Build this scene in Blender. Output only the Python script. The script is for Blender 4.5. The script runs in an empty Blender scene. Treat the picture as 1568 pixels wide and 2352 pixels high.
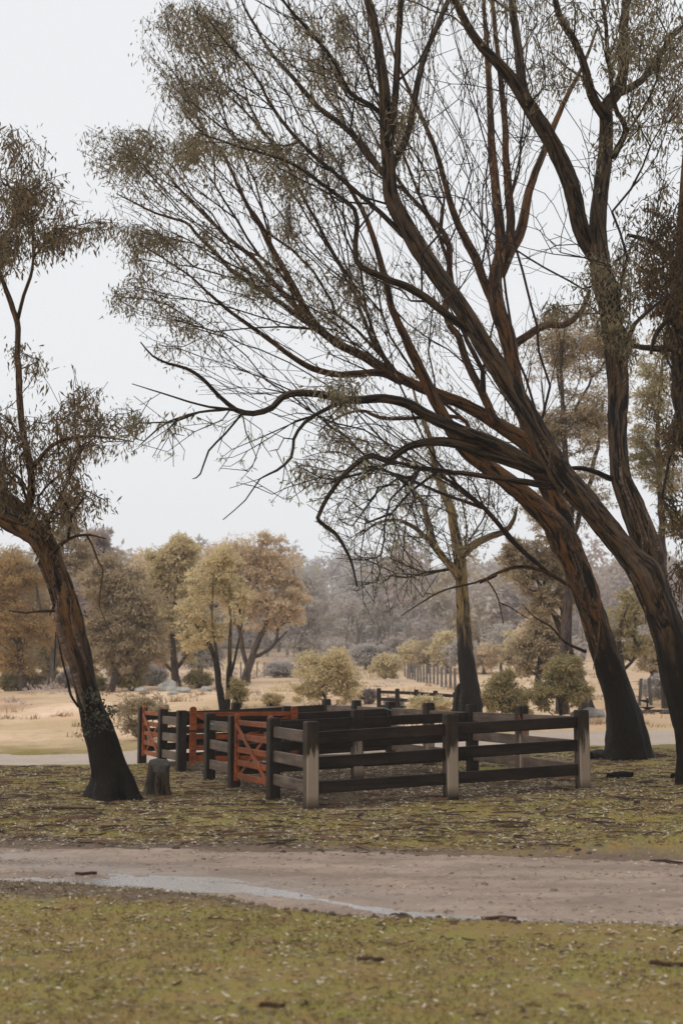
import bpy, math
import numpy as np
from mathutils import Vector
R = math.radians
scene = bpy.context.scene
COL = scene.collection

# ------------------------------------------------------------------ camera, sky, sun, exposure
FP, CXP, CYP, CAMZ = 3266.7, 784.0, 1176.0, 1.65      # focal length / centre in a 1568 x 2352 frame
PITCH = math.atan((1581 - CYP) / FP)
cd = bpy.data.cameras.new('camera'); cam = bpy.data.objects.new('camera', cd); COL.objects.link(cam)
cd.sensor_fit = 'VERTICAL'; cd.sensor_height = 36; cd.sensor_width = 24; cd.lens = 50
cd.clip_start = 0.1; cd.clip_end = 6000
cam.location = (0, 0, CAMZ); cam.rotation_euler = (R(90) + PITCH, 0, 0)
cd.dof.use_dof = True; cd.dof.focus_distance = 21.0; cd.dof.aperture_fstop = 1.9
scene.camera = cam

SUN_EL, SUN_AZ = 39, -122          # azimuth measured from +Y (view direction) to the right
w = bpy.data.worlds.new('World'); scene.world = w; w.use_nodes = True
nt = w.node_tree; nt.nodes.clear()
sky = nt.nodes.new('ShaderNodeTexSky'); sky.sky_type = 'NISHITA'; sky.sun_disc = False
sky.sun_elevation = R(SUN_EL); sky.sun_rotation = R(SUN_AZ); sky.air_density = 1; sky.dust_density = 4; sky.ozone_density = 1
hs = nt.nodes.new('ShaderNodeHueSaturation'); hs.inputs['Saturation'].default_value = 0.25
mixn = nt.nodes.new('ShaderNodeMix'); mixn.data_type = 'RGBA'; mixn.inputs['Factor'].default_value = 0.9
mixn.inputs['B'].default_value = (8.05, 8.22, 8.45, 1)       # an even overcast layer
bg = nt.nodes.new('ShaderNodeBackground'); bg.inputs['Strength'].default_value = 0.1
wo = nt.nodes.new('ShaderNodeOutputWorld')
nt.links.new(sky.outputs[0], hs.inputs['Color']); nt.links.new(hs.outputs[0], mixn.inputs['A'])
nt.links.new(mixn.outputs['Result'], bg.inputs['Color']); nt.links.new(bg.outputs[0], wo.inputs[0])

sd = bpy.data.lights.new('sun', 'SUN'); sd.energy = 1.5; sd.angle = R(14); sd.color = (1, 0.95, 0.88)
sun = bpy.data.objects.new('sun', sd); COL.objects.link(sun)
_d = Vector((math.cos(R(SUN_EL)) * math.sin(R(SUN_AZ)), math.cos(R(SUN_EL)) * math.cos(R(SUN_AZ)), math.sin(R(SUN_EL))))
sun.rotation_euler = _d.to_track_quat('Z', 'Y').to_euler(); sun.location = (-10, 10, 30)
scene.view_settings.view_transform = 'Standard'; scene.view_settings.look = 'None'
scene.view_settings.exposure = 0.2; scene.view_settings.gamma = 1.0
scene.view_settings.use_curve_mapping = False
scene.render.engine = 'CYCLES'
scene.cycles.use_denoising = True; scene.cycles.denoiser = 'OPENIMAGEDENOISE'; scene.cycles.denoising_prefilter = 'NONE'
scene.cycles.max_bounces = 10; scene.cycles.diffuse_bounces = 8; scene.cycles.transmission_bounces = 8; scene.cycles.transparent_max_bounces = 8
scene.cycles.volume_bounces = 2

# ------------------------------------------------------------------ helpers
cP, sP = math.cos(PITCH), math.sin(PITCH)
def at(px, py, Y):
    u = np.asarray(px, float) - CXP; v = CYP - np.asarray(py, float)
    ry = FP * cP - v * sP; rz = FP * sP + v * cP
    k = np.asarray(Y, float) / ry
    return np.stack([u * k, np.broadcast_to(np.asarray(Y, float), np.shape(u * k)), CAMZ + rz * k], -1)

def smooth(a, b, x): t = np.clip((x - a) / (b - a), 0, 1); return t * t * (3 - 2 * t)

def vnoise(x, y, seed=0):
    x = np.asarray(x, float); y = np.asarray(y, float)
    xi = np.floor(x).astype(np.int64); yi = np.floor(y).astype(np.int64)
    fx = x - xi; fy = y - yi; fx = fx * fx * (3 - 2 * fx); fy = fy * fy * (3 - 2 * fy)
    def h(i, j):
        n = (i * 374761393 + j * 668265263 + seed * 974711) & 0xffffffff
        n = ((n ^ (n >> 13)) * 1274126177) & 0xffffffff
        return ((n ^ (n >> 16)) & 0xffff) / 65535.0
    return (h(xi, yi) * (1 - fx) + h(xi + 1, yi) * fx) * (1 - fy) + (h(xi, yi + 1) * (1 - fx) + h(xi + 1, yi + 1) * fx) * fy

PROF_Y = [0, 35, 42, 50, 60, 80, 110, 150, 200, 300, 400, 600, 900]
PROF_Z = [0, 0, .3, .85, 1.15, 1.55, 2.35, 4.2, 8, 17, 27, 34, 36]
UX, UY = 0.9285, 0.3714
def base_z(x, y):
    x = np.asarray(x, float); y = np.asarray(y, float)
    z = np.interp(y, PROF_Y, PROF_Z)
    s = (x + .418) * UX + (y - 19.8) * UY
    s = np.clip(s, 0, 9.5) * smooth(14.5, 18.5, y)
    return z + .0375 * s
# the dirt track in front and the gravel drive behind: (near edge, far edge) as functions of x
def track_edges(x):
    w_ = .25 * (vnoise(x * .7, x * 0 + 3.3, 5) - .5) + .22 * (vnoise(x * 2.5, x * 0 + 1.3, 6) - .5) + .14 * (vnoise(x * 7, x * 0 + 4.3, 7) - .5)
    return np.interp(x, [-60, -6, -2.9, -2.2, -1.17, -.3, .1, .5, 1.4, 2.5, 6, 60], [28, 13.8, 12.65, 12.4, 11.8, 11.15, 10.95, 10.8, 10.62, 10.5, 10.1, 4.6]) + w_ * .7, 15.2 - .11 * x + w_
def drive_edges(x):
    w_ = .6 * (vnoise(x * .5, x * 0 + 9.3, 8) - .5)
    return 32.6 + .13 * x + w_, 37.6 + .20 * x - w_
def band(y, e0, e1, soft): return smooth(0, soft, y - e0) * smooth(0, soft, e1 - y)
def ground_z(x, y):
    n0, f0 = track_edges(x); n1, f1 = drive_edges(x)
    t = band(y, n0 - .2, f0 + .2, .5); d = band(y, n1 - .3, f1 + .3, .8)
    b = .05 * (vnoise(x * .9, y * .9, 1) - .5) + .03 * (vnoise(x * 3, y * 3, 2) - .5) + .018 * (vnoise(x * 8, y * 8, 3) - .5)
    far = smooth(40, 70, y)
    b = b + far * (.5 * (vnoise(x * .09, y * .09, 4) - .5)) + far * .25 * (vnoise(x * .3, y * .3, 12) - .5)
    mound = .16 * np.exp(-((x - 3.6) ** 2 / 1.8 + (y - 15.35 + .11 * x) ** 2 / .12)) * (y > 10)
    return base_z(x, y) + b * (1 - .6 * t) - .085 * t - .07 * d + mound
_rx = np.linspace(-60, 60, 4801); _ry = np.interp(_rx, [-60, -3, -2, -1.49, -1., -.62, -.25, .07, .26, .5, .75, 1.2, 2.5, 60], [30, 13.1, 12.85, 12.6, 12.6, 12.32, 12., 11.62, 11.38, 11.14, 11.0, 10.87, 10.72, 5]); _ry[10:-10] = np.convolve(_ry, np.ones(21) / 21, 'valid')
def rut(x): return np.interp(x, _rx, _ry)           # wheel rut holding water
def rut_dist(x, y): return (y - rut(x))
def track_z(x, y):
    r = np.exp(-(rut_dist(x, y) / (.12 + .1 * smooth(0., -1., x))) ** 2)
    r2 = np.exp(-((y - rut(x) - 1.65) / .3) ** 2)
    bas = .012 * np.exp(-((y - rut(x) - .6) / .5) ** 2) * smooth(-.2, -1., x) * smooth(-3.4, -2.4, x)
    return (base_z(x, y) - .05 - bas - .03 * r * (.7 + .6 * vnoise(x * 1.3, y * .2, 21)) - .02 * r2 + .02 * (vnoise(x * 1.2, y * 2.2, 22) - .5)
            + .02 * (vnoise(x * 6, y * 9, 23) - .5) + .01 * (vnoise(x * 14, y * 16, 25) - .5))
def drive_z(x, y): return base_z(x, y) - .035 + .02 * (vnoise(x * 2, y * 2, 24) - .5)

def hit(px, py):
    """where the ray through a point of the frame meets the terrain"""
    Ys = np.concatenate([np.arange(5, 60, .05), np.arange(60, 600, .4)])
    p = at(np.full_like(Ys, px), np.full_like(Ys, py), Ys)
    g = base_z(p[:, 0], p[:, 1])
    i = np.argmax(p[:, 2] <= g)
    if p[i, 2] > g[i]: i = len(Ys) - 1
    return np.array([p[i, 0], p[i, 1], float(ground_z(p[i, 0], p[i, 1]))])

def tag(o, label=None, cat=None, group=None, kind=None):
    if label: o['label'] = label
    if cat: o['category'] = cat
    if group: o['group'] = group
    if kind: o['kind'] = kind
    return o
def empty(name, loc, label, cat, group=None):
    o = bpy.data.objects.new(name, None); COL.objects.link(o); o.location = loc; o.empty_display_size = .1
    return tag(o, label, cat, group)
def mesh_from(name, v, f, smooth_=False):
    """v (n,3); f a (m,k) array or a list of such arrays"""
    v = np.ascontiguousarray(v, dtype=np.float32); fs = f if isinstance(f, list) else [f]
    fs = [np.asarray(a, dtype=np.int32) for a in fs if len(a)]
    me = bpy.data.meshes.new(name)
    me.vertices.add(len(v)); me.vertices.foreach_set('co', v.ravel())
    nl = sum(a.size for a in fs); npol = sum(len(a) for a in fs)
    me.loops.add(nl); me.loops.foreach_set('vertex_index', np.concatenate([a.ravel() for a in fs]))
    me.polygons.add(npol)
    tot = np.concatenate([np.full(len(a), a.shape[1], np.int32) for a in fs])
    st = np.concatenate([[0], np.cumsum(tot)[:-1]]).astype(np.int32)
    me.polygons.foreach_set('loop_start', st); me.polygons.foreach_set('loop_total', tot)
    me.polygons.foreach_set('use_smooth', np.full(npol, bool(smooth_)))
    me.update(calc_edges=True); me.validate()
    return me
def obj(name, me, mat, parent=None, loc=None):
    """vertices are in world space; a parented part is stored relative to its thing"""
    o = bpy.data.objects.new(name, me); COL.objects.link(o)
    if mat is not None and len(me.materials) == 0: me.materials.append(mat)
    if parent is not None:
        o.parent = parent
        off = Vector(); p = parent
        while p is not None: off += p.location; p = p.parent
        o.location = -off if loc is None else loc
    elif loc is not None: o.location = loc
    return o
def attr_vec(me, name, data):
    a = me.attributes.new(name, 'FLOAT_VECTOR', 'POINT'); a.data.foreach_set('vector', np.ascontiguousarray(data, np.float32).ravel())
def grid(xs, ys, zf):
    X, Y = np.meshgrid(xs, ys); v = np.stack([X, Y, zf(X, Y)], -1).reshape(-1, 3)
    nx, ny = len(xs), len(ys); i = np.arange((ny - 1) * (nx - 1)); i = i // (nx - 1) * nx + i % (nx - 1)
    return v, np.stack([i, i + 1, i + nx + 1, i + nx], -1)

# ------------------------------------------------------------------ materials
def new_mat(name):
    m = bpy.data.materials.new(name); m.use_nodes = True; nt = m.node_tree; nt.nodes.clear()
    out = nt.nodes.new('ShaderNodeOutputMaterial'); b = nt.nodes.new('ShaderNodeBsdfPrincipled')
    nt.links.new(b.outputs[0], out.inputs[0]); return m, nt, b, out
def nn(nt, t, **kw):
    n = nt.nodes.new(t)
    for k, v in kw.items():
        if k in ('operation', 'data_type', 'blend_type', 'attribute_name', 'noise_dimensions', 'feature', 'clamp', 'use_clamp', 'clamp_factor'): setattr(n, k, v)
        else:
            key = int(k[1:]) if k[0] == 'i' and k[1:].isdigit() else k.replace('_', ' ')
            s = n.inputs[key]
            if hasattr(v, 'is_linked') or isinstance(v, bpy.types.NodeSocket): nt.links.new(v, s)
            else: s.default_value = v
    return n
def noise(nt, vec, scale, detail=4, rough=.55, dist=0):
    return nn(nt, 'ShaderNodeTexNoise', Vector=vec, Scale=scale, Detail=detail, Roughness=rough, Distortion=dist).outputs['Fac']
def ramp(nt, fac, stops):
    n = nt.nodes.new('ShaderNodeValToRGB'); nt.links.new(fac, n.inputs[0]); e = n.color_ramp.elements
    while len(e) < len(stops): e.new(.5)
    for k, (p, c) in enumerate(stops):
        e[k].position = p; e[k].color = (c, c, c, 1) if isinstance(c, (int, float)) else (*c, 1)
    return n.outputs[0]
def mix(nt, f, a, b):
    n = nt.nodes.new('ShaderNodeMix'); n.data_type = 'RGBA'
    for key, v in (('Factor', f), ('A', a), ('B', b)):
        s = n.inputs[key] if key == 'Factor' else [q for q in n.inputs if q.name == key and q.type == 'RGBA'][0]
        if isinstance(v, bpy.types.NodeSocket): nt.links.new(v, s)
        else: s.default_value = v if isinstance(v, (int, float)) else (*v, 1)
    return [q for q in n.outputs if q.type == 'RGBA'][0]
def math_(nt, op, a, b=None, c=None):
    n = nt.nodes.new('ShaderNodeMath'); n.operation = op
    for i, v in enumerate((a, b, c)):
        if v is None: continue
        if isinstance(v, bpy.types.NodeSocket): nt.links.new(v, n.inputs[i])
        else: n.inputs[i].default_value = v
    return n.outputs[0]
def maprange(nt, v, a, b, c=0., d=1.):
    n = nt.nodes.new('ShaderNodeMapRange'); nt.links.new(v, n.inputs[0])
    for i, q in enumerate((a, b, c, d)): n.inputs[i + 1].default_value = q
    return n.outputs[0]
def bump(nt, b, h, strength=.4, dist=.02):
    n = nn(nt, 'ShaderNodeBump', Height=h, Strength=strength, Distance=dist); nt.links.new(n.outputs[0], b.inputs['Normal'])
def scaled(nt, vec, s):
    n = nt.nodes.new('ShaderNodeMapping'); nt.links.new(vec, n.inputs['Vector']); n.inputs['Scale'].default_value = s; return n.outputs[0]
def setc(nt, b, col, rough=.8, spec=.3):
    if isinstance(col, bpy.types.NodeSocket): nt.links.new(col, b.inputs['Base Color'])
    else: b.inputs['Base Color'].default_value = (*col, 1)
    if isinstance(rough, bpy.types.NodeSocket): nt.links.new(rough, b.inputs['Roughness'])
    else: b.inputs['Roughness'].default_value = rough
    b.inputs['Specular IOR Level'].default_value = spec

def bark_mat(name, dark=(.0085, .0052, .0036), tan=(.26, .125, .045), grey=(.15, .12, .10), zdark=2.4, tanbias=0., wet=.5):
    m, nt, b, _ = new_mat(name)
    v = nn(nt, 'ShaderNodeAttribute', attribute_name='bk').outputs['Vector']
    pos = nn(nt, 'ShaderNodeNewGeometry').outputs['Position']
    z = nn(nt, 'ShaderNodeSeparateXYZ', Vector=pos).outputs['Z']
    st = noise(nt, scaled(nt, v, (1.25, 1.25, .95)), 1.5, 7, .66, 1.1)
    st2 = noise(nt, scaled(nt, v, (2.6, 2.6, .9)), 1.7, 6, .65, .8)
    fine = noise(nt, scaled(nt, v, (8, 8, 2.6)), 2.6, 6, .7, .5)
    c = mix(nt, ramp(nt, st, [(.46 - tanbias, 0.), (.56 - tanbias, 1.)]), dark, tan)
    c = mix(nt, ramp(nt, st2, [(.54, 0.), (.64, 1.)]), c, grey)
    c = mix(nt, ramp(nt, fine, [(.35, 0.), (.6, .55)]), c, tuple(q * 1.6 for q in dark))
    zz = math_(nt, 'ADD', z, math_(nt, 'MULTIPLY', math_(nt, 'SUBTRACT', noise(nt, scaled(nt, v, (2, 2, .5)), 1.5, 4), .5), 3.2))
    low = maprange(nt, zz, zdark - .5, zdark + .6, 1, 0)
    lowc = mix(nt, ramp(nt, fine, [(.45, 0.), (.75, 1.)]), dark, (.030, .021, .014))
    moss = mix(nt, ramp(nt, noise(nt, pos, 7, 5, .65), [(.63, 0.), (.74, .7)]), lowc, (.06, .062, .03))
    c = mix(nt, low, c, moss)
    setc(nt, b, c, maprange(nt, fine, .3, .7, wet - .12, wet + .3), .13)
    h = math_(nt, 'ADD', fine, math_(nt, 'MULTIPLY', st, 1.5))
    bump(nt, b, h, 1.0, .045)
    return m
def twig_mat(name, col, col2=None):
    m, nt, b, _ = new_mat(name)
    pos = nn(nt, 'ShaderNodeNewGeometry').outputs['Position']
    setc(nt, b, mix(nt, ramp(nt, noise(nt, pos, 1.1, 3), [(.40, 0.), (.62, 1.)]), col, col2 or tuple(q * 1.8 for q in col)), .7, .08)
    return m
def leaf_mat(name, a, b_, c_, trans=.35, rough=.5):
    m, nt, b, out = new_mat(name)
    g = nn(nt, 'ShaderNodeNewGeometry'); r = g.outputs['Random Per Island']
    pos = g.outputs['Position']
    col = ramp(nt, r, [(0., a), (.5, b_), (1., c_)])
    col = mix(nt, ramp(nt, noise(nt, pos, .55, 3), [(.35, 0.), (.7, .15 if 'litter' in name else .7)]), col, c_)
    setc(nt, b, col, rough, .12)
    t = nn(nt, 'ShaderNodeBsdfTranslucent', Color=col)
    ms = nn(nt, 'ShaderNodeMixShader'); ms.inputs[0].default_value = trans
    nt.links.new(b.outputs[0], ms.inputs[1]); nt.links.new(t.outputs[0], ms.inputs[2]); nt.links.new(ms.outputs[0], out.inputs[0])
    return m
def plain_mat(name, col, rough=.8, var=.35, scale=6, metallic=0):
    m, nt, b, _ = new_mat(name)
    pos = nn(nt, 'ShaderNodeTexCoord').outputs['Object']
    n = noise(nt, pos, scale, 5, .6)
    setc(nt, b, mix(nt, ramp(nt, n, [(.3, 0.), (.7, 1.)]), tuple(q * (1 - var) for q in col), tuple(q * (1 + var) for q in col)), rough)
    b.inputs['Metallic'].default_value = metallic
    bump(nt, b, n, .3, .02); return m

def ground_mat():
    m, nt, b, _ = new_mat('ground_cover')
    pos = nn(nt, 'ShaderNodeNewGeometry').outputs['Position']
    s = nn(nt, 'ShaderNodeSeparateXYZ', Vector=pos)
    n1 = noise(nt, pos, .55, 5, .6); n2 = noise(nt, pos, 3.2, 5, .65); n3 = noise(nt, pos, 17, 4, .7); n4 = noise(nt, pos, 60, 3, .7)
    g = mix(nt, ramp(nt, n2, [(.35, 0.), (.55, 1.)]), (.25, .162, .064), (.222, .19, .056))
    g = mix(nt, ramp(nt, n1, [(.46, 0.), (.60, .6)]), g, (.25, .165, .068))
    g = mix(nt, ramp(nt, noise(nt, pos, 1.3, 5, .7), [(.55, 0.), (.66, .6)]), g, (.15, .092, .045))
    g = mix(nt, ramp(nt, n3, [(.30, .6), (.45, 0.)]), g, (.10, .072, .04))
    g = mix(nt, ramp(nt, n4, [(.58, 0.), (.72, .6)]), g, (.30, .26, .19))
    # bare soil along the tracks and inside the pen
    y = s.outputs['Y']; x = s.outputs['X']
    dn = math_(nt, 'ABSOLUTE', math_(nt, 'SUBTRACT', math_(nt, 'ADD', y, math_(nt, 'MULTIPLY', x, .22)), 13.2))
    soil = ramp(nt, math_(nt, 'ADD', maprange(nt, dn, 1.8, 2.75, 1, 0), math_(nt, 'MULTIPLY', math_(nt, 'SUBTRACT', n2, .5), 1.3)), [(.35, 0.), (.75, 1.)])
    g = mix(nt, soil, g, mix(nt, n3, (.10, .07, .052), (.21, .155, .118)))
    ua = math_(nt, 'ADD', math_(nt, 'MULTIPLY', math_(nt, 'ADD', x, .418), .9507), math_(nt, 'MULTIPLY', math_(nt, 'SUBTRACT', y, 19.8), .3107))
    ub = math_(nt, 'ADD', math_(nt, 'MULTIPLY', math_(nt, 'ADD', x, .418), -.3107), math_(nt, 'MULTIPLY', math_(nt, 'SUBTRACT', y, 19.8), .9507))
    def inside(v_, lo, hi): return math_(nt, 'MULTIPLY', maprange(nt, v_, lo - .25, lo + .25), maprange(nt, v_, hi - .3, hi + .3, 1, 0))
    pen = math_(nt, 'MULTIPLY', inside(ua, 0, 4.4), inside(ub, 0, 13))
    g = mix(nt, math_(nt, 'MULTIPLY', pen, .9), g, mix(nt, ramp(nt, n3, [(.35, 0.), (.7, 1.)]), (.035, .024, .018), (.12, .085, .06)))
    # straw coloured paddock further off
    nf = noise(nt, pos, .16, 4, .6)
    straw = mix(nt, ramp(nt, nf, [(.38, 0.), (.6, 1.)]), (.52, .38, .225), (.80, .59, .42))
    straw = mix(nt, ramp(nt, n2, [(.3, .5), (.5, 0.)]), straw, (.40, .25, .16))
    straw = mix(nt, ramp(nt, n3, [(.3, .65), (.5, 0.)]), straw, (.38, .25, .155))
    straw = mix(nt, ramp(nt, noise(nt, scaled(nt, pos, (1, .6, 1)), .55, 5, .65), [(.5, 0.), (.62, .7)]), straw, (.62, .40, .25))
    red = noise(nt, scaled(nt, pos, (1, .5, 1)), .09, 3, .5)
    straw = mix(nt, ramp(nt, red, [(.60, 0.), (.68, .85)]), straw, (.33, .16, .10))
    fy = math_(nt, 'ADD', y, math_(nt, 'MULTIPLY', math_(nt, 'SUBTRACT', n1, .5), 6))
    straw = mix(nt, maprange(nt, y, 48, 75, 0., .6), straw, mix(nt, n1, (.40, .30, .19), (.56, .40, .27)))
    g = mix(nt, maprange(nt, fy, 36, 40), g, straw)
    g = mix(nt, maprange(nt, fy, 150, 190), g, mix(nt, ramp(nt, nf, [(.4, 0.), (.6, 1.)]), (.15, .105, .085), (.24, .18, .13)))
    setc(nt, b, g, .95, .08)
    bump(nt, b, math_(nt, 'ADD', n3, math_(nt, 'MULTIPLY', n4, .5)), .7, .03)
    return m
def dirt_mat():
    m, nt, b, _ = new_mat('track_dirt')
    pos = nn(nt, 'ShaderNodeNewGeometry').outputs['Position']
    s = nn(nt, 'ShaderNodeSeparateXYZ', Vector=pos); x = s.outputs['X']; y = s.outputs['Y']
    n1 = noise(nt, scaled(nt, pos, (.6, 1.6, 1)), 1.1, 5, .6); n2 = noise(nt, pos, 9, 5, .7); n3 = noise(nt, pos, 45, 4, .75)
    c = mix(nt, ramp(nt, n1, [(.36, 0.), (.64, 1.)]), (.20, .142, .106), (.33, .245, .19))
    c = mix(nt, ramp(nt, n2, [(.28, .6), (.5, 0.)]), c, (.12, .085, .065))
    c = mix(nt, ramp(nt, n3, [(.62, 0.), (.74, .8)]), c, (.42, .34, .27))
    # damp ground round the rut
    rr = math_(nt, 'SUBTRACT', math_(nt, 'ADD', y, math_(nt, 'MULTIPLY', x, .75)), 12.2)
    damp = math_(nt, 'MULTIPLY', maprange(nt, math_(nt, 'ABSOLUTE', rr), .1, 1.1, 1, 0), maprange(nt, x, -.2, 1.2, 1, .1))
    damp = math_(nt, 'MULTIPLY', damp, ramp(nt, n1, [(.25, .35), (.6, 1.)]))
    setc(nt, b, mix(nt, math_(nt, 'MULTIPLY', damp, .35), c, (.17, .135, .115)), math_(nt, 'SUBTRACT', .88, math_(nt, 'MULTIPLY', damp, .6)), .4)
    bump(nt, b, math_(nt, 'ADD', n2, math_(nt, 'MULTIPLY', n3, .6)), .55, .02)
    return m
def gravel_mat():
    m, nt, b, _ = new_mat('drive_gravel')
    pos = nn(nt, 'ShaderNodeNewGeometry').outputs['Position']
    n1 = noise(nt, pos, .7, 4); n3 = noise(nt, pos, 14, 5, .8)
    c = mix(nt, n1, (.36, .285, .225), (.50, .41, .335)); c = mix(nt, ramp(nt, n3, [(.32, .7), (.5, 0.)]), c, (.19, .16, .14))
    setc(nt, b, c, .85, .3); bump(nt, b, n3, .6, .03); return m
def water_mat():
    m, nt, b, _ = new_mat('water')
    pos = nn(nt, 'ShaderNodeNewGeometry').outputs['Position']
    setc(nt, b, (.30, .27, .25), .14, .5); b.inputs['IOR'].default_value = 2.6
    bump(nt, b, noise(nt, pos, 30, 3), .3, .01); return m
def timber_mat(name, dark, light, dry=None, seedv=0.):
    """weathered hardwood; 'dry' adds pale patches the rain has not reached"""
    m, nt, b, _ = new_mat(name)
    tc = nn(nt, 'ShaderNodeTexCoord').outputs['Object']
    inf = nn(nt, 'ShaderNodeObjectInfo').outputs['Random']
    off = nn(nt, 'ShaderNodeVectorMath', operation='ADD', i0=tc, i1=nn(nt, 'ShaderNodeCombineXYZ', X=math_(nt, 'MULTIPLY', inf, 37.), Y=math_(nt, 'MULTIPLY', inf, 11.)).outputs[0]).outputs[0]
    sc = (14, 14, 1.3) if 'post' in name else (1.1, 14, 16)
    gr = noise(nt, scaled(nt, off, sc), 1., 6, .65); big = noise(nt, off, 3.2, 4, .6)
    c = mix(nt, ramp(nt, gr, [(.3, 0.), (.7, 1.)]), dark, light)
    c = mix(nt, ramp(nt, big, [(.4, 0.), (.7, .6)]), c, tuple(q * .6 for q in dark))
    c = mix(nt, ramp(nt, noise(nt, scaled(nt, off, (sc[0] * 2.2, sc[1] * 2.2, sc[2] * 2.2)), 1., 3, .6), [(.60, 0.), (.68, .8)]), c, tuple(q * .35 for q in dark))
    if 'gate' in name: c = mix(nt, ramp(nt, noise(nt, off, 5, 5, .7), [(.42, .0), (.68, .75)]), c, (.10, .035, .018))
    rough = .5
    if dry is not None:
        z = nn(nt, 'ShaderNodeSeparateXYZ', Vector=tc).outputs['Z']; nrm = nn(nt, 'ShaderNodeTexCoord').outputs['Normal']
        drip = noise(nt, scaled(nt, off, (11, 11, 1.6)), 1., 4, .6)
        lim = math_(nt, 'ADD', math_(nt, 'MULTIPLY', math_(nt, 'SUBTRACT', drip, .5), 1.15), math_(nt, 'ADD', .62, math_(nt, 'MULTIPLY', inf, .3)))
        d = math_(nt, 'MULTIPLY', ramp(nt, math_(nt, 'SUBTRACT', lim, z), [(.0, 0.), (.16, 1.)]), maprange(nt, z, .02, .2))
        ny = nn(nt, 'ShaderNodeSeparateXYZ', Vector=nn(nt, 'ShaderNodeNewGeometry').outputs['Normal'])
        face = maprange(nt, math_(nt, 'MULTIPLY', ny.outputs['Y'], -1.), .3, .6)
        c = mix(nt, math_(nt, 'MULTIPLY', d, face), c, mix(nt, gr, dry, tuple(q * .6 for q in dry)))
    setc(nt, b, c, rough, .12); bump(nt, b, gr, .35, .006); return m

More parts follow.
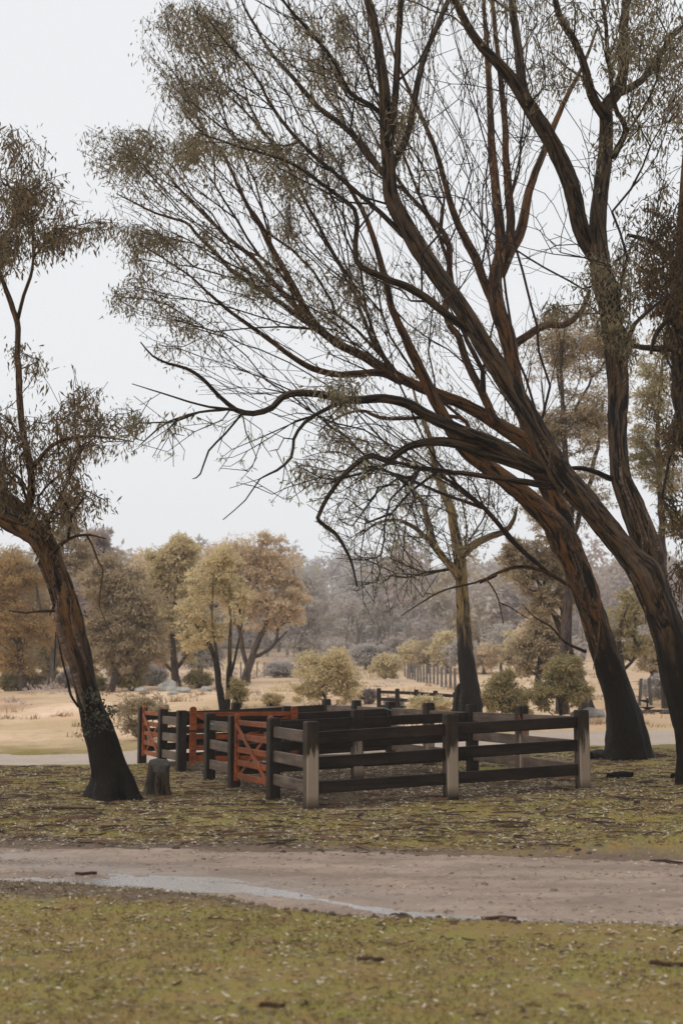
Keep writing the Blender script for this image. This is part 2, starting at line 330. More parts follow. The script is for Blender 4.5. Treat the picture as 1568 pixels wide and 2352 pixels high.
M = {
    'ground': ground_mat(), 'dirt': dirt_mat(), 'gravel': gravel_mat(), 'water': water_mat(),
    'post': timber_mat('post_wood', (.016, .010, .007), (.045, .030, .021), (.33, .25, .185)),
    'post_dark': timber_mat('post_dark_wood', (.012, .008, .006), (.038, .027, .021)),
    'rail': timber_mat('rail_shaded_wood', (.006, .0036, .0026), (.042, .027, .019)),  # wet brown timber, with shade on the front-facing rails darkened into the colour
    'rail_lit': timber_mat('rail_lit_wood', (.055, .039, .030), (.16, .118, .09)),  # same timber on left-facing runs, side light painted in as a paler tone
    'gate': timber_mat('gate_red_wood', (.15, .034, .010), (.36, .094, .028)),
    'metal': plain_mat('black_iron', (.02, .02, .02), .5, .3, 8, .6),
    'barkA': bark_mat('bark_left', tan=(.27, .13, .048), grey=(.17, .12, .09), zdark=1.9, tanbias=.03),
    'barkB': bark_mat('bark_front', tan=(.17, .10, .05), grey=(.15, .115, .095), zdark=2.6, tanbias=0.),
    'barkC': bark_mat('bark_lean', tan=(.27, .115, .034), grey=(.10, .062, .045), zdark=2.6, tanbias=.02),
    'barkD': bark_mat('bark_mid', tan=(.40, .26, .09), grey=(.36, .28, .18), zdark=3.1, tanbias=.03, wet=.5),
    'barkE': bark_mat('bark_back', dark=(.03, .022, .019), tan=(.15, .10, .075), grey=(.20, .16, .14), zdark=1.2),
    'bark_pale': bark_mat('bark_pale', dark=(.10, .085, .075), tan=(.30, .25, .21), grey=(.42, .38, .35), zdark=.2),
    'twig_red': twig_mat('twig_red', (.055, .026, .018), (.028, .018, .016)),
    'twig_dark': twig_mat('twig_dark', (.018, .014, .013), (.045, .033, .028)),
    'twig_grey': twig_mat('twig_grey', (.10, .08, .065)),
    'leafA': leaf_mat('leaf_left', (.07, .058, .035), (.145, .112, .064), (.25, .17, .09), .5),
    'leafC': leaf_mat('leaf_crown', (.10, .085, .052), (.19, .155, .092), (.28, .22, .13), .5),
    'leafK': leaf_mat('leaf_near', (.045, .04, .022), (.09, .065, .032), (.17, .10, .045)),
    'gold': leaf_mat('leaf_gold', (0.42, 0.36, 0.215), (0.6, 0.51, 0.315), (0.76, 0.64, 0.4), .5),
    'apricot': leaf_mat('leaf_apricot', (0.44, 0.355, 0.24), (0.63, 0.505, 0.35), (0.78, 0.62, 0.43), .5),
    'brown': leaf_mat('leaf_brown', (0.23, 0.185, 0.12), (0.38, 0.305, 0.2), (0.54, 0.42, 0.27), .5),
    'olive': leaf_mat('leaf_olive', (0.2, 0.178, 0.09), (0.35, 0.3, 0.15), (0.5, 0.4, 0.2), .5),
    'rust': leaf_mat('leaf_rust', (0.25, 0.17, 0.08), (0.42, 0.28, 0.125), (0.56, 0.375, 0.17), .5),
    'sage': leaf_mat('leaf_sage_hazed', (0.33, 0.305, 0.28), (0.47, 0.43, 0.4), (0.6, 0.55, 0.51), .5),  # hill foliage with distance haze mixed into the colour, paled and cooled
    'mauve': leaf_mat('leaf_mauve_hazed', (.31, .262, .25), (.43, .365, .345), (.53, .455, .425), .5),  # greyed hill leaves, far haze lightened into the colour
    'ivy': leaf_mat('leaf_ivy', (.025, .027, .018), (.05, .05, .034), (.10, .09, .06), .2),
    'rock': plain_mat('rock', (.30, .29, .265), .85, .4, 3),
    'rockdark': plain_mat('rock_dark', (.05, .042, .038), .8, .4, 5),
    'lichen': plain_mat('lichen', (.34, .33, .22), .9, .3, 9),
    'litter': leaf_mat('leaf_litter', (.08, .05, .033), (.23, .18, .115), (.55, .48, .37), .1, .5),
    'stick': leaf_mat('stick_litter', (.018, .012, .009), (.05, .028, .019), (.12, .062, .040), .0, .8),
    'grass': leaf_mat('grass_blade', (.115, .088, .03), (.20, .152, .05), (.29, .20, .08), .4),
    'straw': leaf_mat('straw_blade', (.25, .19, .10), (.36, .26, .14), (.30, .16, .09), .3),
    'cut': plain_mat('cut_wood', (.035, .028, .024), .7, .5, 14),
    'twine_blue': plain_mat('twine_blue', (.10, .35, .42), .6, .1), 'twine_red': plain_mat('twine_red', (.5, .05, .02), .6, .1),
    'wire': plain_mat('wire', (.16, .15, .14), .5, .1), 'greypost': plain_mat('grey_post', (.13, .115, .105), .85, .3),
}

# ------------------------------------------------------------------ ground, track, drive, puddles
xs = np.concatenate([-np.geomspace(430, 12.2, 44), np.arange(-12, 12.01, .13), np.geomspace(12.2, 430, 44)])
ys = np.concatenate([np.linspace(-30, 4.9, 12), np.arange(5, 45, .125), np.geomspace(45, 600, 130)])
v, f = grid(xs, ys, ground_z)
tag(obj('ground', mesh_from('ground', v, f, True), M['ground']), kind='structure')
xs = np.concatenate([np.linspace(-60, -7, 40), np.arange(-6.9, 6.9, .06), np.linspace(7, 60, 40)])
def strip(xs, edges, zf, n, over):
    e0, e1 = edges(xs); t = np.linspace(0, 1, n)[:, None]
    Y = (e0 - over)[None] * (1 - t) + (e1 + over)[None] * t; X = np.broadcast_to(xs, Y.shape)
    v = np.stack([X, Y, zf(X, Y)], -1).reshape(-1, 3); nx = len(xs); i = np.arange((n - 1) * (nx - 1)); i = i // (nx - 1) * nx + i % (nx - 1)
    return v, np.stack([i, i + 1, i + nx + 1, i + nx], -1)
v, f = strip(xs, track_edges, track_z, 75, .35)
tag(obj('dirt_track', mesh_from('dirt_track', v, f, True), M['dirt']), kind='structure')
xs2 = np.concatenate([np.linspace(-150, -21, 60), np.arange(-20, 22, .2), np.linspace(22.5, 150, 60)])
v, f = strip(xs2, drive_edges, drive_z, 40, .6)
tag(obj('gravel_drive', mesh_from('gravel_drive', v, f, True), M['gravel']), kind='structure')
# water lying in the wheel rut: a level sheet that shows where the rut dips under it
xw = np.arange(-3.2, 3.6, .05); tw = np.linspace(-1, 1, 9)[:, None]
wid = .15 + .05 * vnoise(xw * 2, xw * 0, 31) + .12 * smooth(.0, -1., xw)
Yw = rut(xw)[None] + np.where(tw > 0, tw * (wid + .4 * smooth(-.4, -1.2, xw))[None], tw * wid[None]); Xw = np.broadcast_to(xw, Yw.shape)
Zw = np.broadcast_to(np.interp(xw, [-3.2, -2.2, -1, 0, 1, 2, 3.6], [-.072, -.062, -.060, -.062, -.064, -.067, -.070]), Yw.shape)
vw = np.stack([Xw, Yw, Zw], -1).reshape(-1, 3); nx = len(xw); i = np.arange(8 * (nx - 1)); i = i // (nx - 1) * nx + i % (nx - 1)
tag(obj('puddle_water', mesh_from('puddle_water', vw, np.stack([i, i + 1, i + nx + 1, i + nx], -1), True), M['water']), kind='structure')

# ------------------------------------------------------------------ boxes for timber work
def box_local(l, w_, h, bev=.008, topbev=None):
    """bevelled bar along x from 0 to l, centred in y, z from 0 to h"""
    b = bev
    ring = [(-w_ / 2 + b, 0), (w_ / 2 - b, 0), (w_ / 2, b), (w_ / 2, h - b), (w_ / 2 - b, h), (-w_ / 2 + b, h), (-w_ / 2, h - b), (-w_ / 2, b)]
    v = [(x, y, z) for x in (0, l) for y, z in ring]
    f4 = [(k, (k + 1) % 8, 8 + (k + 1) % 8, 8 + k) for k in range(8)]
    return np.array(v), [np.array(f4)[:, ::-1], np.array([tuple(range(8)), tuple(range(15, 7, -1))])]
def post_local(s, h, depth=.3, bev=.014):
    q = s / 2; c = [(-q + bev, -q), (q - bev, -q), (q, -q + bev), (q, q - bev), (q - bev, q), (-q + bev, q), (-q, q - bev), (-q, -q + bev)]
    lev = [(-depth, 1), (h - .02, 1), (h, .86)]
    v = [(x * k, y * k, z) for z, k in lev for x, y in c]
    f4 = [(8 * a + k, 8 * a + (k + 1) % 8, 8 * a + 8 + (k + 1) % 8, 8 * a + 8 + k) for a in (0, 1) for k in range(8)]
    return np.array(v), [np.array(f4), np.array([tuple(range(16, 24))])]
rng = np.random.RandomState(3)

# ------------------------------------------------------------------ the stock pen
def kx(px): return (px - CXP) / FP * 1.0
P1 = np.array([-.418, 19.8]); L6 = np.array([-4.45, 32.2]); Rr = np.array([3.58, 21.45]); BC = np.array([-.36, 33.8])
def on_line(a, b, px):
    k = (px - CXP) / (FP * cP); d = b - a      # X = k*Y (small pitch correction folded in)
    t = (k * a[1] - a[0]) / (d[0] - k * d[1]); return a + t * d
L1 = on_line(P1, L6, 631); L2 = on_line(P1, L6, 543); L3 = on_line(P1, L6, 488); L4 = on_line(P1, L6, 424); L5 = on_line(P1, L6, 381)
K1 = on_line(Rr, BC, 1190); KA = on_line(Rr, BC, 1078); K3 = on_line(Rr, BC, 980); KB = on_line(Rr, BC, 895); K5 = on_line(Rr, BC, 818)
MF = on_line(P1, Rr, 1029); MA = on_line(L2, KA, 819); MB = on_line(L4, KB, 662); MC = on_line(L6, BC, 545)
PH, PS = 1.2, .178
pen = empty('stock_pen', (P1[0], P1[1], 0), 'long dark timber stock pen of square posts and three rails, on the leaf-strewn grass', 'pen')
pv, pf = post_local(PS, PH)
post_mesh = mesh_from('pen_post', pv, pf); post_mesh.materials.append(M['post'])
post_mesh_d = mesh_from('pen_post_dark', pv, pf); post_mesh_d.materials.append(M['post_dark'])
ang0 = math.atan2(UY, UX)
def pz(p): return float(base_z(p[0], p[1]))
posts = [(P1, 1, 0), (MF, 1, 0), (Rr, 1, -.02), (L1, 0, 0), (L2, 0, 0), (L3, 0, 0), (L4, 0, 0), (L5, 0, 0), (L6, 0, 0),
         (K1, 1, 0), (KA, 0, 0), (K3, 1, 0), (KB, 0, 0), (K5, 0, 0), (BC, 0, 0), (MA, 1, 0), (MB, 0, 0), (MC, 0, 0)]
for p, dry, dz in posts:
    o = bpy.data.objects.new('post', post_mesh if dry else post_mesh_d); COL.objects.link(o); o.parent = pen
    o.location = (p[0] - P1[0], p[1] - P1[1], pz(p) + dz + rng.uniform(-.012, .012)); o.rotation_euler = (rng.uniform(-.008, .008), rng.uniform(-.008, .008), ang0 + rng.uniform(-.02, .02))
RAILS = [.21, .56, .90]; RH, RT_ = .165, .05
def rails(a, b, mat):
    d = b - a; L = float(np.hypot(*d)); u = d / L; za, zb = pz(a), pz(b)
    for h in RAILS:
        j = rng.uniform(-.012, .012, 2); z0, z1 = za + h + j[0], zb + h + j[1]
        l3 = math.sqrt((L - PS * .84) ** 2 + (z1 - z0) ** 2)
        vv, ff = box_local(l3, RT_, RH); bow = .012 * rng.uniform(-1, 1)
        o = bpy.data.objects.new('rail', mesh_from('rail', vv, ff)); COL.objects.link(o); o.data.materials.append(mat); o.parent = pen
        s = a + u * PS * .42
        o.location = (s[0] - P1[0], s[1] - P1[1], z0); o.rotation_euler = (rng.uniform(-.015, .015), -math.atan2(z1 - z0, L - PS * .84), math.atan2(u[1], u[0]))
for a, b in ((P1, MF), (MF, Rr), (L2, MA), (MA, KA), (MB, KB), (L4, MB), (L6, MC), (MC, BC)): rails(a, b, M['rail'])
for a, b in ((Rr, K1), (K1, KA), (KA, K3), (K3, KB), (KB, K5), (K5, BC)): rails(a, b, M['rail_lit'])
for a, b in ((P1, L1), (L2, L3), (L4, L5)): rails(a, b, M['rail_lit'])

def bar(a, b, w_, h, name, mat, parent, roll=0.):
    """bar between two points given relative to the parent"""
    a = Vector(a); b = Vector(b); d = b - a
    vv, ff = box_local(d.length, w_, h, .006); vv = vv - np.array([0, 0, h / 2])
    o = bpy.data.objects.new(name, mesh_from(name, vv, ff)); COL.objects.link(o); o.data.materials.append(mat); o.parent = parent
    o.location = a; o.rotation_euler = (roll, -math.atan2(d.z, math.hypot(d.x, d.y)), math.atan2(d.y, d.x)); return o
def stile(x, w_, t, h, parent, z0):
    """upright with a rounded top, in the gate's own frame"""
    n = 7; prof = [(-w_ / 2, 0), (w_ / 2, 0)] + [(w_ / 2 * math.cos(a), h - w_ * .35 + w_ * .35 * math.sin(a)) for a in np.linspace(0, math.pi, n)]
    k = len(prof); v = [(px_, y, z) for y in (-t / 2, t / 2) for px_, z in prof]
    f4 = [(q, (q + 1) % k, k + (q + 1) % k, k + q) for q in range(k)]
    o = bpy.data.objects.new('stile', mesh_from('stile', np.array(v), [np.array(f4), np.array([tuple(range(k))[::-1], tuple(range(k, 2 * k))])]))
    COL.objects.link(o); o.data.materials.append(M['gate']); o.parent = parent; o.location = (x, 0, z0); return o
def bolt_mesh():
    a = np.linspace(0, 2 * math.pi, 8, endpoint=False); v = [(.012 * math.cos(t), y, .012 * math.sin(t)) for y in (0, -.012) for t in a]
    f4 = [(q, (q + 1) % 8, 8 + (q + 1) % 8, 8 + q) for q in range(8)]
    me = mesh_from('bolt', np.array(v), [np.array(f4)[:, ::-1], np.array([tuple(range(8, 16))])]); me.materials.append(M['metal']); return me
BOLT = bolt_mesh()
def gate(a, b, label):
    d = b - a; L = float(np.hypot(*d)); u = d / L
    g = empty('timber_gate', (a[0], a[1], (pz(a) + pz(b)) / 2), label, 'gate', 'red gates of the pen'); g.rotation_euler = (0, 0, math.atan2(u[1], u[0]))
    s0, s1 = .07, L - .07
    for x in (s0, s1):
        st = stile(x, .13, .06, 1.1, g, .13)
        for h in (.12, .33, .54, .75, .96):
            o = bpy.data.objects.new('bolt', BOLT); COL.objects.link(o); o.parent = st; o.location = (0, -.028, h)
    for h in (.22, .43, .64, .85, 1.08):
        bar((s0 + .05, .004, h), (s1 - .05, .004, h), .034, .095 if h < 1 else .085, 'rail', M['gate'], g)
    for h in (.34, .96): bar((s1 - .32, -.019, h), (s1 + .09, -.019, h), .010, .035, 'hinge', M['metal'], g)
    bar((s0 - .09, -.036, .76), (s0 + .10, -.036, .76), .014, .03, 'latch', M['metal'], g)
    bar((s0 + .06, -.032, 1.06), (s1 - .02, -.032, .20), .028, .075, 'brace', M['gate'], g)
    bar((s0 + .06, .038, .22), (s1 - .02, .038, 1.05), .028, .075, 'brace', M['gate'], g)
    return g
un = (L1 - P1) / np.hypot(*(L1 - P1))
gate(L2 - un * .11, L1 + un * .11, 'red timber field gate closed beside the front corner of the pen')
gate(L6 - un * .11, L5 + un * .11, 'red timber field gate at the far end of the pen, beside the stump')
ub_ = (MB - L4) / np.hypot(*(MB - L4)); nb_ = np.array([ub_[1], -ub_[0]])
gate(L4 + ub_ * .13 + nb_ * .12, L4 + ub_ * 2.3 + nb_ * .22, 'red timber gate swung open into the middle of the pen')

def tube(pts, rad, sides=6, seed=0, lump=0., attr=True, cap=True, flare=None):
    """tube along points with parallel-transported frame -> verts, faces, bark coordinates"""
    pts = np.asarray(pts, float); n = len(pts); rad = np.broadcast_to(np.asarray(rad, float), (n,))
    t = np.gradient(pts, axis=0); t /= np.linalg.norm(t, axis=1)[:, None] + 1e-9
    ref = np.array([0, 1, 0]) if abs(t[0, 1]) < .9 else np.array([1, 0, 0])
    u = np.cross(t[0], ref); u /= np.linalg.norm(u); U = [u]
    for k in range(1, n):
        u = u - t[k] * np.dot(u, t[k]); u /= np.linalg.norm(u) + 1e-9; U.append(u)
    U = np.array(U); W = np.cross(t, U)
    th = np.linspace(0, 2 * math.pi, sides, endpoint=False); arc = np.concatenate([[0], np.cumsum(np.linalg.norm(np.diff(pts, axis=0), axis=1))])
    rr = np.repeat(rad[:, None], sides, 1)
    if lump:
        rs = np.random.RandomState(seed)
        for k in range(13):
            m_ = rs.randint(1, 6) if k < 7 else rs.randint(3, 9); fz = rs.uniform(.4, 4.5) if k < 7 else rs.uniform(5, 16); ph = rs.uniform(0, 6.28, 2)
            if k == 7: lump = lump * .42
            rr = rr * (1 + lump / 2.2 * np.sin(m_ * th[None] + ph[0] + .8 * np.sin(fz * .3 * arc)[:, None]) * np.sin(fz * arc + ph[1])[:, None])
    if flare is not None:      # root buttresses: extra radius near the start
        amt, hh, m_ = flare; rs = np.random.RandomState(seed + 5); ph = rs.uniform(0, 6.28)
        rr = rr * (1 + amt * np.exp(-arc / hh)[:, None] * (.55 + .45 * np.cos(m_ * th + ph) + .25 * np.cos((m_ + 2) * th + ph * 2))[None])
    v = pts[:, None] + rr[..., None] * (np.cos(th)[None, :, None] * U[:, None] + np.sin(th)[None, :, None] * W[:, None])
    i = np.arange((n - 1) * sides); a = i // sides * sides; j = i % sides; k2 = (j + 1) % sides
    f = np.stack([a + j, a + k2, a + sides + k2, a + sides + j], -1)
    fs = [f]
    if cap: fs.append(np.array([np.arange(sides)[::-1], (n - 1) * sides + np.arange(sides)]))
    bk = np.stack([np.broadcast_to(np.cos(th), rr.shape) * (.6 + rad[:, None]), np.broadcast_to(np.sin(th), rr.shape) * (.6 + rad[:, None]),
                   np.broadcast_to(arc[:, None], rr.shape) + seed * 3.7], -1).reshape(-1, 3)
    return v.reshape(-1, 3), fs, bk
def catmull(P, step):
    P = np.asarray(P, float); Q = np.vstack([2 * P[0] - P[1], P, 2 * P[-1] - P[-2]]); out = []
    for k in range(len(P) - 1):
        p0, p1, p2, p3 = Q[k:k + 4]; n = max(2, int(np.linalg.norm((p2 - p1)[:3]) / step))
        t = np.linspace(0, 1, n, endpoint=False)[:, None]
        out.append(.5 * (2 * p1 + (p2 - p0) * t + (2 * p0 - 5 * p1 + 4 * p2 - p3) * t ** 2 + (3 * p1 - p0 - 3 * p2 + p3) * t ** 3))
    return np.vstack(out + [P[-1:]])
def twine(name, pts, mat, label):
    c = catmull(np.array(pts), .02); v, f, _ = tube(c, .006, 5)
    tag(obj(name, mesh_from(name, v, f, True), M[mat]), label, 'twine')
def loop(p, z, r, tail):
    a = np.linspace(0, 6.6, 12); q = [(p[0] + r * math.cos(t), p[1] + r * math.sin(t), z + .03 * math.sin(t * 2)) for t in a]
    return q + [(p[0] + r * math.cos(6.6) + tail * .3, p[1] - r - .02, z - .06), (p[0] + tail, p[1] - r - .03, z - .14)]
twine('twine', loop(L3 - un * .35, pz(L3) + .99, .07, .06), 'twine_blue', 'pale blue twine tied round the short top rail of the pen')
twine('twine', loop(KB, pz(KB) + 1.02, .13, .10), 'twine_blue', 'pale blue twine hanging from a back post of the pen')
twine('twine', [(K1[0] - .06, K1[1] - .13, pz(K1) + 1.05), (K1[0] - .02, K1[1] - .14, pz(K1) + .93), (K1[0] + .05, K1[1] - .14, pz(K1) + .70), (K1[0] + .08, K1[1] - .14, pz(K1) + .62), (K1[0] - .01, K1[1] - .14, pz(K1) + .55)], 'twine_red', 'thin red twine dangling on a back post near the right corner')

# ------------------------------------------------------------------ trees: generator
REG = {'4': (1400, 1000, 1.42545), '2': (1300, 0, 1.30667), '1': (300, 0, 1.42545), '3': (400, 1000, 1.30667), '5': (1700, 2000, 1.96),
       '6': (100, 1700, 1.81), 'L': (0, 400, 1.47), 'M': (1000, 1800, 1.0453), 'T': (0, 1800, 1.3067), 'F': (0, 0, 1 / 1.5944)}
def zz(r, x, y, h=0):
    x0, y0, s = REG[r]; return (x0 + x / s) / 1.5944, (y0 + y / s) / 1.5944, h / s / 1.5944
def limb_pts(spec, Y0, Y1):
    """spec: [(region, x, y, half width), ...] measured on the photograph; depth runs from Y0 to Y1"""
    q = np.array([zz(*s) for s in spec]); d = np.concatenate([[0], np.cumsum(np.hypot(*np.diff(q[:, :2], axis=0).T))]); d /= d[-1]
    Ys = Y0 + (Y1 - Y0) * d; p = at(q[:, 0], q[:, 1], Ys)
    return np.hstack([p, (q[:, 2] * Ys / FP)[:, None]])

def grow(nodes, dirs, plen, pts, bf, kang, step, wob, rs, grav=0.):
    """connect target points to a skeleton (greedy, path-length balanced); returns node array, parent array"""
    N = [np.array(nodes, float)]; par = [-1] * len(nodes); pos = [p for p in nodes]; D = [d for d in dirs]; PL = list(plen)
    pts = np.asarray(pts, float); n = len(pts); best = np.full(n, 1e9); bnode = np.zeros(n, int)
    def relax(idx):
        nonlocal best, bnode
        p = pos[idx]; dv = pts - p; dist = np.sqrt((dv * dv).sum(1)) + 1e-6
        ca = (dv @ D[idx]) / dist
        c = dist * (1 + kang * (1 - ca)) + bf * PL[idx]
        mk = c < best; best[mk] = c[mk]; bnode[mk] = idx
    for k in range(len(pos)): relax(k)
    alive = np.ones(n, bool); leaf = np.zeros(n, int)
    for _ in range(n):
        k = int(np.argmin(np.where(alive, best, 1e9))); alive[k] = False; best[k] = 1e9
        b = bnode[k]; a = pos[b]; e = pts[k]; L = np.linalg.norm(e - a); m = max(1, int(L / step))
        d0 = D[b] * L * .45; prev = b; side = rs.normal(size=3) * wob * L
        for j in range(1, m + 1):
            t = j / m; q = a * (1 - t) + e * t + (d0 * t * (1 - t) ** 2 * 1.2) + side * math.sin(math.pi * t) * .5
            if j < m: q = q + rs.normal(size=3) * wob * step * .5
            q[2] += -grav * L * 4 * t * (1 - t) * -.25
            dd = q - pos[prev]; ln = np.linalg.norm(dd) + 1e-9
            pos.append(q); D.append(dd / ln); PL.append(PL[prev] + ln); par.append(prev); prev = len(pos) - 1
            keep = best.copy(); relax(prev); best = np.where(alive, best, 1e9)
        leaf[k] = prev
    return np.array(pos), np.array(par), leaf
def radii(par, n0, r0, expo, tipscale=None):
    n = len(par); s = np.zeros(n); has = np.zeros(n, bool); has[par[par >= 0]] = True
    s[~has] = r0 ** expo
    for k in range(n - 1, n0 - 1, -1):
        p = par[k]
        if p >= 0: s[p] += s[k]
    return s ** (1 / expo)
def twig_mesh(pos, par, rad, n0, hand_r, sides=4):
    idx = np.arange(n0, len(pos)); p = par[idx]
    t = np.zeros_like(pos); t[idx] = pos[idx] - pos[p]; t /= np.linalg.norm(t, axis=1)[:, None] + 1e-9
    rp = rad[p].copy(); att = p < n0; rp[att] = np.minimum(rad[idx[att]] * 1.25, hand_r[p[att]] * .9)
    rp = np.minimum(rp, rad[idx] * 1.5)
    ed = t[idx]; tp = np.where(att[:, None], ed, t[p] * .5 + ed * .5); tp /= np.linalg.norm(tp, axis=1)[:, None] + 1e-9
    ref = np.array([.31, .87, .38]); V = []; F = []; base = 0
    th0 = rad[idx] > .012
    for mask, k in ((th0, 6), (~th0, 3)):
        if not mask.any(): continue
        th = np.linspace(0, 2 * math.pi, k, endpoint=False); rings = []
        for c, tt, rr in ((pos[p][mask], tp[mask], rp[mask]), (pos[idx][mask], ed[mask], rad[idx][mask])):
            u = np.cross(tt, ref); u /= np.linalg.norm(u, axis=1)[:, None] + 1e-9; w_ = np.cross(tt, u)
            rings.append(c[:, None] + rr[:, None, None] * (np.cos(th)[None, :, None] * u[:, None] + np.sin(th)[None, :, None] * w_[:, None]))
        v = np.concatenate(rings, 1); m_ = len(v); V.append(v.reshape(-1, 3))
        o = base + np.arange(m_)[:, None] * 2 * k; j = np.arange(k)[None]; j2 = (j + 1) % k
        F.append(np.stack([o + j, o + j2, o + k + j2, o + k + j], -1).reshape(-1, 4)); base += m_ * 2 * k
    return np.concatenate(V), np.concatenate(F)
def leaves(b, d, L, W, rs, face=None):
    """folded lance-shaped leaves; b bases, d unit directions"""
    s = np.cross(d, rs.normal(size=d.shape) if face is None else face + rs.normal(size=d.shape) * .45); s /= np.linalg.norm(s, axis=1)[:, None] + 1e-9; nn_ = np.cross(d, s)
    L = L[:, None]; W = W[:, None]
    v = np.stack([b, b + d * L * .42 + s * W * .5 + nn_ * W * .18, b + d * L - nn_ * L * .06, b + d * L * .42 - s * W * .5 + nn_ * W * .18], 1)
    o = np.arange(len(b))[:, None] * 4
    return v.reshape(-1, 3), np.concatenate([o + np.array([[0, 1, 2]]), o + np.array([[0, 2, 3]])])
def leaf_cloud(tips, n, sig, L, W, rs, droop=1.1, along=None):
    b = np.repeat(tips, n, 0) + rs.normal(size=(len(tips) * n, 3)) * sig
    b[:, 2] -= np.abs(rs.normal(size=len(b))) * sig * .6
    d = rs.normal(size=b.shape) * .55 + np.array([0, 0, -droop]); d /= np.linalg.norm(d, axis=1)[:, None]
    k = len(b); return leaves(b, d, L * rs.uniform(.6, 1.25, k), W * rs.uniform(.7, 1.25, k), rs)

def make_tree(name, label, limbs, bark, twigm, leafm, tips_bare, tips_leaf, seed, base=None, bf=.35, kang=.8, step=.35, wob=.05,
              r0=.0045, expo=2.35, nleaf=30, sig=.13, leafL=.12, leafW=.024, flare=(.5, .35, 4), lump=.10, group=None, grav=0., twigname='twigs', maxr=.09):
    rs = np.random.RandomState(seed)
    trunk = limbs[0]; t0 = trunk[0]
    root = empty(name, (t0[0], t0[1], float(ground_z(t0[0], t0[1]))), label, 'tree', group)
    nodes, dirs, plen, hr = [], [], [], []
    for k, P in enumerate(limbs):
        P = np.array(P, float)
        if k == 0: P[0, 2] = float(ground_z(P[0, 0], P[0, 1])) - .25
        C = catmull(P, .10 if P[0, 3] > .04 else .14); C[:, 3] = np.maximum(C[:, 3], .006)
        nj = len(C); wv = np.cumsum(rs.normal(size=(nj, 3)), 0); wv -= np.linspace(0, 1, nj)[:, None] * wv[-1]
        C[:, :3] += wv * .004
        sides = 18 if C[:, 3].max() > .12 else (12 if C[:, 3].max() > .05 else 8)
        v, f, bk = tube(C[:, :3], C[:, 3], sides, seed * 13 + k, lump, flare=flare if k == 0 else None)
        me = mesh_from('trunk' if k == 0 else 'limb', v, f, True); attr_vec(me, 'bk', bk)
        obj('trunk' if k == 0 else 'limb', me, bark, root)
        sub = C[::3]; dd = np.gradient(sub[:, :3], axis=0); dd /= np.linalg.norm(dd, axis=1)[:, None] + 1e-9
        zmin = 1.5 if k == 0 else -9
        base_pl = np.linalg.norm(sub[0, :3] - np.array(t0[:3])); arc = np.concatenate([[0], np.cumsum(np.linalg.norm(np.diff(sub[:, :3], axis=0), axis=1))])
        for q in range(len(sub)):
            if k == 0 and q < len(sub) * .45: continue
            nodes.append(sub[q, :3]); dirs.append(dd[q]); plen.append(base_pl + arc[q]); hr.append(sub[q, 3])
    tips_bare = np.zeros((0, 3)) if tips_bare is None else tips_bare
    pts = np.vstack([tips_bare, tips_leaf]); n0 = len(nodes)
    pos, par, leaf = grow(nodes, dirs, plen, pts, bf, kang, step, wob, rs, grav)
    rad = np.minimum(radii(par, n0, r0, expo), maxr)
    v, f = twig_mesh(pos, par, rad, n0, np.array(hr))
    tag(obj(twigname, mesh_from('twigs', v, f, True), twigm, root), kind='stuff')
    tl = pos[leaf[len(tips_bare):]]
    if len(tl):
        ends = leaf[len(tips_bare):]; cur = np.repeat(ends, nleaf); q = rs.rand(len(cur)); hop = rs.geometric(.55, len(cur)) - 1
        for h_ in range(3): up = (hop > h_) & (par[cur] >= n0); cur = np.where(up, par[cur], cur)
        pp = np.where(par[cur] >= 0, par[cur], cur); bpos = pos[cur] * q[:, None] + pos[pp] * (1 - q[:, None])
        lsz = np.repeat(rs.uniform(.6, 1.4, len(ends)), nleaf)
        bpos = bpos + rs.normal(size=bpos.shape) * sig * .62; bpos[:, 2] -= np.abs(rs.normal(size=len(bpos))) * sig * .5
        dl = rs.normal(size=bpos.shape) * .5 + np.array([0, 0, -.95]); dl /= np.linalg.norm(dl, axis=1)[:, None]
        v, f = leaves(bpos, dl, leafL * lsz * rs.uniform(.6, 1.2, len(bpos)), leafW * lsz * rs.uniform(.7, 1.25, len(bpos)), rs)
        tag(obj('foliage', mesh_from('foliage', v, f), leafm, root), kind='stuff')
    return root, pos, par, n0
def cloud(rs, px, py, rx, ry, Y, sy, n):
    m = max(2, n // 6); k = rs.randint(0, m, n); a = rs.uniform(0, 6.283, m)[k]; r = np.sqrt(rs.uniform(0, 1, m))[k]; r = r * (.55 + .9 * vnoise(a * 1.6, a * 0, int(abs(px) * 7) % 97)); px = px + rs.normal(size=n) * rx * .2; py = py + rs.normal(size=n) * ry * .2
    return at(px + rx * r * np.cos(a), py + ry * r * np.sin(a), Y + rs.normal(size=n) * sy)
def poly(rs, P, Y, sy, n):
    P = np.array(P, float); lo, hi = P.min(0), P.max(0); out = []
    while len(out) < n:
        q = rs.uniform(lo, hi, (n * 3, 2)); x, y = q.T; ins = np.zeros(len(q), bool)
        for k in range(len(P)):
            x1, y1 = P[k]; x2, y2 = P[k - 1]
            c = ((y1 > y) != (y2 > y)) & (x < (x2 - x1) * (y - y1) / (y2 - y1 + 1e-12) + x1); ins ^= c
        out += list(q[ins])
    q = np.array(out[:n]); return at(q[:, 0], q[:, 1], Y + rs.normal(size=n) * sy)

